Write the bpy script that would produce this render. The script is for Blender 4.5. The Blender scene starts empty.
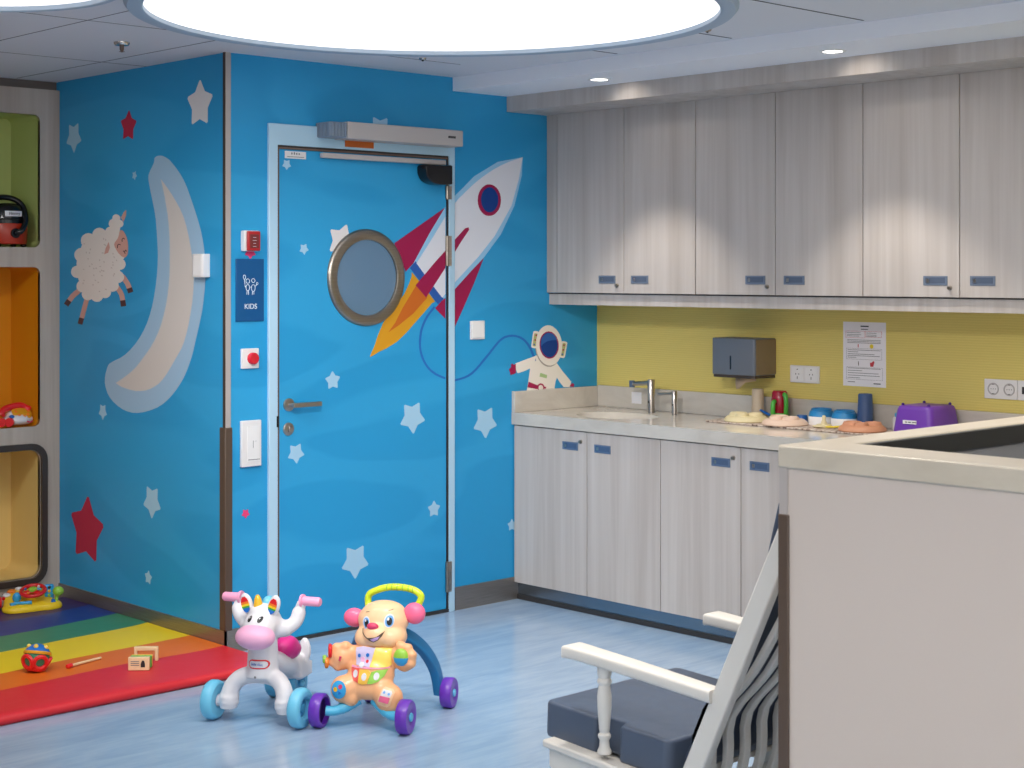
import bpy, bmesh, math, random
from mathutils import Vector, Matrix, Euler
from mathutils.bvhtree import BVHTree
random.seed(7)
PI = math.pi
scene = bpy.context.scene
COL = scene.collection

# ------------------------------------------------------------------ materials
def lin(c):
    c = c / 255.0
    return c / 12.92 if c <= 0.04045 else ((c + 0.055) / 1.055) ** 2.4
def rgb(t):
    return (lin(t[0]), lin(t[1]), lin(t[2]), 1.0)
MATS = {}
def mat(name, col, rough=0.5, metal=0.0, spec=0.5, coat=0.0, emit=None, trans=0.0, alpha=1.0):
    m = bpy.data.materials.new(name); m.use_nodes = True
    b = m.node_tree.nodes['Principled BSDF']
    b.inputs['Base Color'].default_value = rgb(col)
    b.inputs['Roughness'].default_value = rough
    b.inputs['Metallic'].default_value = metal
    b.inputs['Specular IOR Level'].default_value = spec
    b.inputs['Coat Weight'].default_value = coat
    b.inputs['Transmission Weight'].default_value = trans
    b.inputs['Alpha'].default_value = alpha
    if emit:
        b.inputs['Emission Color'].default_value = rgb(emit[0]); b.inputs['Emission Strength'].default_value = emit[1]
    MATS[name] = m
    return m
def nodes(m):
    nt = m.node_tree
    return nt, nt.nodes, nt.links, nt.nodes['Principled BSDF']
def coords(nt, scale, rot=(0, 0, 0)):
    tc = nt.nodes.new('ShaderNodeTexCoord'); mp = nt.nodes.new('ShaderNodeMapping')
    mp.inputs['Scale'].default_value = scale; mp.inputs['Rotation'].default_value = rot
    nt.links.new(tc.outputs['Object'], mp.inputs['Vector'])
    return mp.outputs['Vector']
def noise(nt, vec, scale=1.0, detail=4.0, rough=0.55, dist=0.0):
    n = nt.nodes.new('ShaderNodeTexNoise')
    n.inputs['Scale'].default_value = scale; n.inputs['Detail'].default_value = detail
    n.inputs['Roughness'].default_value = rough; n.inputs['Distortion'].default_value = dist
    nt.links.new(vec, n.inputs['Vector'])
    return n.outputs['Fac']
def ramp(nt, fac, stops, interp='LINEAR'):
    r = nt.nodes.new('ShaderNodeValToRGB'); r.color_ramp.interpolation = interp
    el = r.color_ramp.elements
    while len(el) < len(stops): el.new(0.5)
    for e, (p, c) in zip(el, stops):
        e.position = p; e.color = rgb(c)
    nt.links.new(fac, r.inputs['Fac'])
    return r.outputs['Color']
def mixc(nt, fac, a, b, mode='MIX'):
    n = nt.nodes.new('ShaderNodeMix'); n.data_type = 'RGBA'; n.blend_type = mode
    if isinstance(fac, float): n.inputs['Factor'].default_value = fac
    else: nt.links.new(fac, n.inputs['Factor'])
    for s, v in (('A', a), ('B', b)):
        i = [x for x in n.inputs if x.name == s and x.type == 'RGBA'][0]
        if isinstance(v, tuple): i.default_value = rgb(v)
        else: nt.links.new(v, i)
    return [x for x in n.outputs if x.type == 'RGBA'][0]
def bump(nt, fac, strength=0.2, dist=0.01):
    n = nt.nodes.new('ShaderNodeBump'); n.inputs['Strength'].default_value = strength; n.inputs['Distance'].default_value = dist
    nt.links.new(fac, n.inputs['Height'])
    return n.outputs['Normal']

def blue_wall(name, a, b):
    m = mat(name, a, 0.42, spec=0.4); nt, ns, lk, bs = nodes(m)
    v = coords(nt, (0.5, 0.5, 1.6), (0.18, 0.18, 0))
    f = noise(nt, v, 1.5, 1.5, 0.4, 0.5)
    lk.new(ramp(nt, f, [(0.44, a), (0.47, b), (0.56, b), (0.585, a)]), bs.inputs['Base Color'])
    return m
blue_wall('wall_blue', (36, 152, 207), (45, 159, 213))
blue_wall('door_blue', (36, 152, 207), (45, 159, 213))
def wood(name, dark, mid, light):
    m = mat(name, mid, 0.5, spec=0.35); nt, ns, lk, bs = nodes(m)
    f1 = noise(nt, coords(nt, (7, 7, 0.3)), 1.6, 3, 0.6, 0.6)
    f2 = noise(nt, coords(nt, (26, 26, 0.6)), 1.5, 4, 0.6, 0.2)
    c1 = ramp(nt, f1, [(0.3, dark), (0.5, mid), (0.72, light)])
    c2 = ramp(nt, f2, [(0.3, (236, 233, 231)), (0.65, (255, 255, 255))])
    lk.new(mixc(nt, 0.55, c1, c2, 'MULTIPLY'), bs.inputs['Base Color'])
    return m
wood('laminate', (184, 174, 166), (196, 187, 180), (205, 197, 191))
wood('laminate_shelf', (174, 161, 149), (188, 176, 165), (198, 188, 178))
m = mat('floor_vinyl', (150, 184, 222), 0.14, spec=0.5); nt, ns, lk, bs = nodes(m)
f1 = noise(nt, coords(nt, (0.7, 3.5, 1), (0, 0, 0.12)), 2.2, 5, 0.6, 1.2)
f2 = noise(nt, coords(nt, (3, 22, 1), (0, 0, 0.12)), 2.0, 5, 0.6, 0.8)
c1 = ramp(nt, f1, [(0.3, (144, 168, 195)), (0.5, (157, 180, 204)), (0.72, (167, 188, 210))])
c2 = ramp(nt, f2, [(0.35, (234, 240, 248)), (0.6, (255, 255, 255))])
lk.new(mixc(nt, 0.6, c1, c2, 'MULTIPLY'), bs.inputs['Base Color'])
lk.new(ramp(nt, f1, [(0.2, (108, 108, 108)), (0.8, (116, 116, 116))]), bs.inputs['Roughness'])
m = mat('yellow_ribbed', (206, 188, 104), 0.5, spec=0.4); nt, ns, lk, bs = nodes(m)
w = ns.new('ShaderNodeTexWave'); w.wave_type = 'BANDS'; w.bands_direction = 'Z'; w.inputs['Scale'].default_value = 31.0
lk.new(coords(nt, (1, 1, 1)), w.inputs['Vector'])
lk.new(bump(nt, w.outputs['Fac'], 0.2, 0.003), bs.inputs['Normal'])
lk.new(ramp(nt, w.outputs['Fac'], [(0.0, (216, 197, 110)), (0.6, (222, 203, 116))]), bs.inputs['Base Color'])
def stone(name, a, b, rough):
    m = mat(name, a, rough, spec=0.5); nt, ns, lk, bs = nodes(m)
    f = noise(nt, coords(nt, (1.2, 1.2, 3.2), (0.2, 0.1, 0.5)), 2.3, 6, 0.6, 1.2)
    lk.new(ramp(nt, f, [(0.3, b), (0.5, a), (0.7, tuple(min(255, x + 8) for x in a))]), bs.inputs['Base Color'])
    return m
stone('worktop_stone', (202, 195, 185), (192, 184, 174), 0.1)
stone('rim_stone', (198, 188, 171), (186, 175, 157), 0.3)
m = mat('ceiling_white', (224, 225, 231), 0.6, spec=0.3)
mat('socket_ring', (182, 178, 178), 0.5)
mat('soffit_white', (242, 243, 248), 0.6, spec=0.3)
mat('seam_dark', (70, 70, 76), 0.8)
mat('plain_wall', (205, 204, 202), 0.7)
def steel(name, col, rough, metal=1.0):
    m = mat(name, col, rough, metal=metal); nt, ns, lk, bs = nodes(m)
    f = noise(nt, coords(nt, (3, 3, 120)), 3, 3, 0.5)
    lk.new(ramp(nt, f, [(0.3, tuple(int(c * .9) for c in col)), (0.7, col)]), bs.inputs['Base Color'])
    return m
steel('steel_baseboard', (158, 150, 144), 0.34, .75)
steel('steel', (190, 182, 174), 0.28)
steel('steel_ring', (168, 159, 148), 0.34)
mat('chrome', (205, 200, 196), 0.12, metal=1.0)
mat('kick_steel', (140, 150, 160), 0.22, metal=1.0)
mat('kick_dark', (52, 50, 50), 0.5)
mat('frame_pale', (176, 211, 232), 0.45)
mat('gasket', (44, 40, 40), 0.6)
mat('gasket_brown', (112, 92, 82), 0.5)
mat('trim_grey', (176, 168, 164), 0.4)
mat('guard_brown', (84, 68, 56), 0.45)
mat('guard_edge', (62, 50, 42), 0.5)
mat('light_disc', (255, 255, 255), 0.5, emit=((255, 246, 240), 1.05))
mat('daylight_pane', (255, 255, 255), 0.5, emit=((255, 248, 239), 2.4))  # glow of the added windows behind the camera
mat('light_ring', (170, 188, 206), 0.5)
mat('downlight_lens', (255, 255, 255), 0.5, emit=((255, 250, 242), 8.0))
mat('white_plastic', (232, 231, 231), 0.35)
mat('device_white', (226, 224, 224), 0.4)
mat('grey_print', (120, 120, 124), 0.6)
mat('dark_print', (40, 40, 44), 0.6)
mat('operator_grey', (186, 180, 178), 0.42)
mat('operator_grill', (128, 142, 158), 0.45)
mat('orange_label', (196, 98, 30), 0.5)
mat('black_plastic', (20, 20, 24), 0.22)
mat('pane_glass', (96, 128, 156), 0.12, spec=0.6, coat=0.3)
mat('signal_red', (206, 22, 48), 0.25, coat=0.4)
mat('call_red', (172, 32, 40), 0.35)
mat('call_panel', (116, 44, 44), 0.4)
mat('sign_blue', (0, 80, 136), 0.4)
mat('sign_white', (222, 232, 240), 0.5)
# mural inks
for n, c in dict(star_white=(226, 222, 222), star_blue=(163, 203, 228), crimson_star=(186, 38, 74), pink=(226, 66, 122), moon_halo=(158, 190, 216), moon_body=(208, 201, 196),
                 sheep_skin=(214, 164, 152), sheep_dark=(84, 56, 58), sheep_wool=(232, 224, 218), sheep_dot=(206, 194, 188), tether=(40, 108, 188), glow=(152, 203, 236), crimson=(160, 24, 76),
                 flame=(220, 156, 34), orange=(206, 106, 36), band=(42, 92, 172), print_white=(226, 228, 236), navy=(10, 62, 136), suit=(238, 230, 220), suit_shade=(168, 158, 148), badge=(170, 196, 138),
                 pod=(176, 178, 116), visor_light=(44, 98, 170)).items():
    mat(n, c, 0.5, spec=0.3)
# rainbow mat
for n, c in dict(foam_red=(212, 42, 52), foam_orange=(226, 112, 32), foam_yellow=(238, 208, 34), foam_green=(62, 138, 106), foam_blue=(30, 60, 138), foam_purple=(58, 38, 98)).items():
    m = mat(n, c, 0.42, spec=0.4); nt, ns, lk, bs = nodes(m)
    f = noise(nt, coords(nt, (1, 1, 1)), 9, 3, 0.5); lk.new(bump(nt, f, 0.12, 0.02), bs.inputs['Normal'])
# toys
def plastic(n, c, r=0.32): mat(n, c, r, spec=0.5, coat=0.1)
for n, c in dict(toy_white=(224, 223, 228), toy_pink=(246, 166, 200), toy_muzzle=(240, 178, 212), toy_magenta=(226, 44, 140), toy_sky=(112, 198, 232), toy_skydark=(84, 172, 212), toy_gold=(238, 184, 44),
                 toy_black=(24, 24, 28), toy_red=(214, 28, 36), toy_yellow=(244, 206, 34), toy_green=(70, 170, 60), toy_lime=(204, 226, 48), toy_blue=(34, 110, 196), toy_cyan=(48, 160, 220),
                 toy_peach=(248, 202, 158), toy_peach_dark=(240, 178, 130), toy_coral=(244, 108, 148), toy_teal=(20, 112, 168), toy_aqua=(80, 180, 220), toy_purple=(104, 48, 178), toy_purple_dark=(72, 28, 130),
                 toy_nose=(214, 64, 104), toy_lilac=(206, 196, 228), toy_page=(252, 214, 92), toy_orange=(240, 130, 40), toy_iris=(110, 170, 230), toy_tongue=(196, 160, 212), toy_leaf=(150, 200, 70),
                 toy_keygreen=(150, 206, 80), toy_keyred=(240, 100, 90), toy_keyyellow=(250, 196, 80), toy_brightred=(224, 34, 40)).items():
    plastic(n, c)
plastic('block_wood', (232, 208, 164), 0.55)
plastic('chair_white', (216, 213, 207), 0.38)
m = mat('vinyl_slate', (78, 90, 110), 0.4, spec=0.45); nt, ns, lk, bs = nodes(m)
lk.new(bump(nt, noise(nt, coords(nt, (1, 1, 1)), 7, 2, 0.5), 0.25, 0.03), bs.inputs['Normal'])
mat('vinyl_navy', (52, 64, 84), 0.45)
m = mat('panel_beige', (200, 188, 179), 0.6); 
mat('pad_charcoal', (52, 52, 52), 0.6)
mat('pad_navy', (38, 41, 47), 0.6)
mat('towel_grey', (104, 112, 124), 0.45)
mat('towel_side', (128, 112, 88), 0.5)
mat('paper_brown', (186, 164, 140), 0.8)
mat('paper_white', (236, 234, 238), 0.7)
mat('paper_red', (196, 60, 70), 0.7)
mat('paper_yellow', (230, 206, 40), 0.7)
mat('sink_white', (240, 238, 234), 0.2)
mat('silicone_cream', (216, 202, 160), 0.5)
mat('silicone_blush', (222, 194, 174), 0.5)
mat('silicone_clay', (206, 146, 112), 0.5)
mat('cup_beige', (200, 182, 158), 0.5)
mat('cup_red', (178, 22, 52), 0.2, trans=0.25)
mat('cup_navy', (60, 88, 136), 0.45)
mat('bowl_blue', (40, 132, 192), 0.4)
mat('bin_purple', (110, 58, 168), 0.4)
m = mat('rack_mottled', (176, 160, 150), 0.7); nt, ns, lk, bs = nodes(m)
lk.new(ramp(nt, noise(nt, coords(nt, (1, 1, 1)), 60, 3, 0.6), [(0.36, (96, 76, 66)), (0.46, (180, 160, 148)), (0.6, (206, 194, 182))]), bs.inputs['Base Color'])
mat('niche_green', (178, 190, 116), 0.55)
mat('niche_orange', (216, 140, 6), 0.5)
mat('niche_yellow', (226, 196, 124), 0.5)
mat('niche_trim', (64, 54, 48), 0.4)
mat('vac_red', (178, 48, 20), 0.35)
mat('handle_steel', (112, 130, 156), 0.38, metal=0.4)
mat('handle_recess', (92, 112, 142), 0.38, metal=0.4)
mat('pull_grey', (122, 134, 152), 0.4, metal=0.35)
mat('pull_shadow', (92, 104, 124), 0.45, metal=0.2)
mat('carcass', (128, 112, 100), 0.6)
mat('reveal_brown', (110, 100, 94), 0.6)

# ------------------------------------------------------------------ mesh builder
def rot(rx=0, ry=0, rz=0): return Euler((rx, ry, rz)).to_matrix().to_4x4()
def T(x, y, z): return Matrix.Translation((x, y, z))
class MB:
    def __init__(s): s.bm = bmesh.new(); s.mats = []
    def mi(s, m):
        if m is None: m = s.mats[0] if s.mats else None
        if m is None: return 0
        if m not in s.mats: s.mats.append(m)
        return s.mats.index(m)
    def _v(s, pts, M=None):
        return [s.bm.verts.new(M @ Vector(p) if M else Vector(p)) for p in pts]
    def face(s, vs, i=0):
        try:
            f = s.bm.faces.new(vs); f.material_index = i; return f
        except ValueError: return None
    def box(s, x0, x1, y0, y1, z0, z1, m=None, M=None):
        i = s.mi(m)
        v = s._v([(x, y, z) for z in (z0, z1) for y in (y0, y1) for x in (x0, x1)], M)
        for q in ((0, 2, 3, 1), (4, 5, 7, 6), (0, 1, 5, 4), (2, 6, 7, 3), (0, 4, 6, 2), (1, 3, 7, 5)): s.face([v[k] for k in q], i)
        return s
    def prism(s, poly, a, b, M=None, m=None, axis='z'):
        # poly in 2D, extruded from a to b along axis: z->(u,v,w)  y->(u,w,v)  x->(w,u,v)
        i = s.mi(m); f = {'z': lambda u, v, w: (u, v, w), 'y': lambda u, v, w: (u, w, v), 'x': lambda u, v, w: (w, u, v)}[axis]
        A = s._v([f(u, v, a) for u, v in poly], M); B = s._v([f(u, v, b) for u, v in poly], M); n = len(poly)
        s.face(A[::-1], i); s.face(B, i)
        for k in range(n): s.face([A[k], A[(k + 1) % n], B[(k + 1) % n], B[k]], i)
        return s
    def flat(s, poly, f, m=None):
        i = s.mi(m); s.face(s._v([f(u, v) for u, v in poly]), i); return s
    def tube(s, pts, r, n=12, m=None, M=None, flat=1.0, closed=False):
        i = s.mi(m); P = [Vector(p) for p in pts]; k = len(P); R = r if isinstance(r, (list, tuple)) else [r] * k
        rings = []; up = None
        for j, p in enumerate(P):
            a = P[(j - 1) % k] if (closed or j > 0) else p; b = P[(j + 1) % k] if (closed or j < k - 1) else p
            t = (b - a).normalized()
            if up is None:
                up = Vector((0, 0, 1)) if abs(t.z) < 0.9 else Vector((1, 0, 0))
            u = t.cross(up).normalized(); up = u.cross(t).normalized()
            rings.append(s._v([p + (u * math.cos(2 * PI * q / n) + up * math.sin(2 * PI * q / n) * flat) * R[j] for q in range(n)], M))
        for j in range(k if closed else k - 1):
            A, B = rings[j], rings[(j + 1) % k]
            for q in range(n): s.face([A[q], A[(q + 1) % n], B[(q + 1) % n], B[q]], i)
        if not closed:
            s.face(rings[0][::-1], i); s.face(rings[-1], i)
        return s
    def lathe(s, prof, n=24, M=None, m=None, sx=1.0, sy=1.0):
        i = s.mi(m); rings = []
        for r, z in prof:
            rings.append(s._v([(0, 0, z)], M) if r < 1e-6 else s._v([(r * sx * math.cos(2 * PI * q / n), r * sy * math.sin(2 * PI * q / n), z) for q in range(n)], M))
        for A, B in zip(rings, rings[1:]):
            for q in range(n):
                a = [A[q % len(A)], A[(q + 1) % n % len(A)]] if len(A) > 1 else [A[0]]
                b = [B[(q + 1) % n % len(B)], B[q % len(B)]] if len(B) > 1 else [B[0]]
                s.face(a + b, i)
        if len(rings[0]) > 1: s.face(rings[0][::-1], i)
        if len(rings[-1]) > 1: s.face(rings[-1], i)
        return s
    def ell(s, c, r, M=None, m=None, n=20, h=12):
        if not isinstance(r, (tuple, list)): r = (r, r, r)
        prof = [(math.sin(PI * k / h), -math.cos(PI * k / h)) for k in range(h + 1)]
        prof[0] = (0, -1); prof[-1] = (0, 1)
        MM = T(*c) @ (M or Matrix()) @ Matrix.Diagonal((r[0], r[1], r[2], 1))
        return s.lathe(prof, n, MM, m)
    def torus(s, c, R, r, M=None, m=None, n=32, k=10, sq=1.0):
        i = s.mi(m); MM = T(*c) @ (M or Matrix()); rings = []
        for a in range(n):
            A = 2 * PI * a / n
            rings.append(s._v([((R + r * math.cos(2 * PI * b / k)) * math.cos(A), (R + r * math.cos(2 * PI * b / k)) * math.sin(A), r * sq * math.sin(2 * PI * b / k)) for b in range(k)], MM))
        for a in range(n):
            for b in range(k): s.face([rings[a][b], rings[(a + 1) % n][b], rings[(a + 1) % n][(b + 1) % k], rings[a][(b + 1) % k]], i)
        return s
    def build(s, name, m=None, parent=None, bevel=0.0, smooth=0.7, remesh=0.0, sub=0, seg=2, norm=True):
        if norm: bmesh.ops.recalc_face_normals(s.bm, faces=s.bm.faces[:])
        me = bpy.data.meshes.new(name); s.bm.to_mesh(me); s.bm.free()
        for k in (s.mats or [m]): me.materials.append(MATS[k] if isinstance(k, str) else k)
        if smooth and not remesh:
            me.shade_smooth(); me.set_sharp_from_angle(angle=smooth)
        o = bpy.data.objects.new(name, me); COL.objects.link(o); o.parent = parent
        if bevel:
            d = o.modifiers.new('b', 'BEVEL'); d.width = bevel; d.segments = seg; d.limit_method = 'ANGLE'; d.angle_limit = 0.6; d.harden_normals = False
            me.shade_smooth(); me.set_sharp_from_angle(angle=1.2)
        if remesh:
            d = o.modifiers.new('r', 'REMESH'); d.mode = 'VOXEL'; d.voxel_size = remesh; d.use_smooth_shade = True
            d = o.modifiers.new('s', 'SMOOTH'); d.factor = 0.5; d.iterations = 6
        if sub:
            d = o.modifiers.new('u', 'SUBSURF'); d.levels = d.render_levels = sub
        return o
def empty(name, loc=(0, 0, 0), rz=0.0):
    o = bpy.data.objects.new(name, None); COL.objects.link(o); o.location = loc; o.rotation_euler = (0, 0, rz); o.empty_display_size = 0.05
    return o
def tag(o, label, cat, group=None):
    o['label'] = label; o['category'] = cat
    if group: o['group'] = group
    return o
def struct(o, label=None):
    o['kind'] = 'structure'
    if label: o['label'] = label
    return o
def catmull(P, n=6, closed=False):
    out = []; m = len(P)
    for i in range(m if closed else m - 1):
        g = (lambda k: P[k % m]) if closed else (lambda k: P[max(0, min(m - 1, k))])
        p0, p1, p2, p3 = g(i - 1), g(i), g(i + 1), g(i + 2)
        for j in range(n):
            t = j / n
            out.append(tuple(.5 * (2 * p1[k] + (p2[k] - p0[k]) * t + (2 * p0[k] - 5 * p1[k] + 4 * p2[k] - p3[k]) * t * t + (3 * p1[k] - p0[k] - 3 * p2[k] + p3[k]) * t ** 3) for k in range(len(p1))))
    if not closed: out.append(tuple(P[-1]))
    return out
def rrect(x0, x1, y0, y1, r, n=5):
    out = []
    for cx, cy, a in ((x1 - r, y1 - r, 0), (x0 + r, y1 - r, 90), (x0 + r, y0 + r, 180), (x1 - r, y0 + r, 270)):
        for k in range(n + 1):
            t = math.radians(a + 90 * k / n); out.append((cx + r * math.cos(t), cy + r * math.sin(t)))
    return out
def circle(cx, cy, rx, ry=None, n=24): return [(cx + rx * math.cos(2 * PI * k / n), cy + (ry or rx) * math.sin(2 * PI * k / n)) for k in range(n)]
def text(name, body, size, M, m, parent=None, depth=0.0004, sx=1.0):
    cu = bpy.data.curves.new(name, 'FONT'); cu.body = body; cu.size = size; cu.align_x = 'CENTER'; cu.align_y = 'CENTER'; cu.extrude = depth
    t = bpy.data.objects.new('tmp_text', cu); COL.objects.link(t)
    dg = bpy.context.evaluated_depsgraph_get()
    me = bpy.data.meshes.new_from_object(t.evaluated_get(dg)); me.name = name
    bpy.data.objects.remove(t); bpy.data.curves.remove(cu)
    me.transform(M @ Matrix.Diagonal((sx, 1, 1, 1)))
    me.materials.clear(); me.materials.append(MATS[m])
    o = bpy.data.objects.new(name, me); COL.objects.link(o); o.parent = parent
    return o
M_BACK = rot(PI / 2, 0, 0)                    # text facing -Y
M_RIGHT = rot(0, 0, -PI / 2) @ rot(PI / 2, 0, 0)  # text facing -X
def bvh_of(o):
    dg = bpy.context.evaluated_depsgraph_get(); dg.update()
    return BVHTree.FromObject(o, dg)
def project(name, parent, bvh, poly, m, off=0.0015, rings=4, direction=(0, 1, 0), start=(0, -0.6, 0)):
    """a printed or moulded patch that follows a curved toy surface, seen from its front (local -y)"""
    b = MB(); i = b.mi(m); fine = []
    for (x0, z0), (x1, z1) in zip(poly, poly[1:] + poly[:1]):
        k = max(1, int(math.hypot(x1 - x0, z1 - z0) / .005)); fine += [(x0 + (x1 - x0) * q / k, z0 + (z1 - z0) * q / k) for q in range(k)]
    poly = fine; cx = sum(p[0] for p in poly) / len(poly); cz = sum(p[1] for p in poly) / len(poly); n = len(poly)
    def pt(x, z):
        hit = bvh.ray_cast(Vector((x, -0.6, z)), Vector((0, 1, 0)))
        if hit[0] is None: hit = bvh.find_nearest(Vector((x, 0, z)))
        return hit[0] + Vector((0, -off, 0))
    R = [[b.bm.verts.new(pt(cx, cz))]]
    for k in range(1, rings + 1):
        s = k / rings; R.append([b.bm.verts.new(pt(cx + (x - cx) * s, cz + (z - cz) * s)) for x, z in poly])
    for q in range(n): b.face([R[0][0], R[1][q], R[1][(q + 1) % n]], i)
    for k in range(1, rings):
        for q in range(n): b.face([R[k][q], R[k + 1][q], R[k + 1][(q + 1) % n], R[k][(q + 1) % n]], i)
    ed = [e for e in b.bm.edges if e.is_boundary]
    ext = bmesh.ops.extrude_edge_only(b.bm, edges=ed)
    for v in [g for g in ext['geom'] if isinstance(g, bmesh.types.BMVert)]: v.co.y += off + 0.002
    return b.build(name, None, parent)
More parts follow.
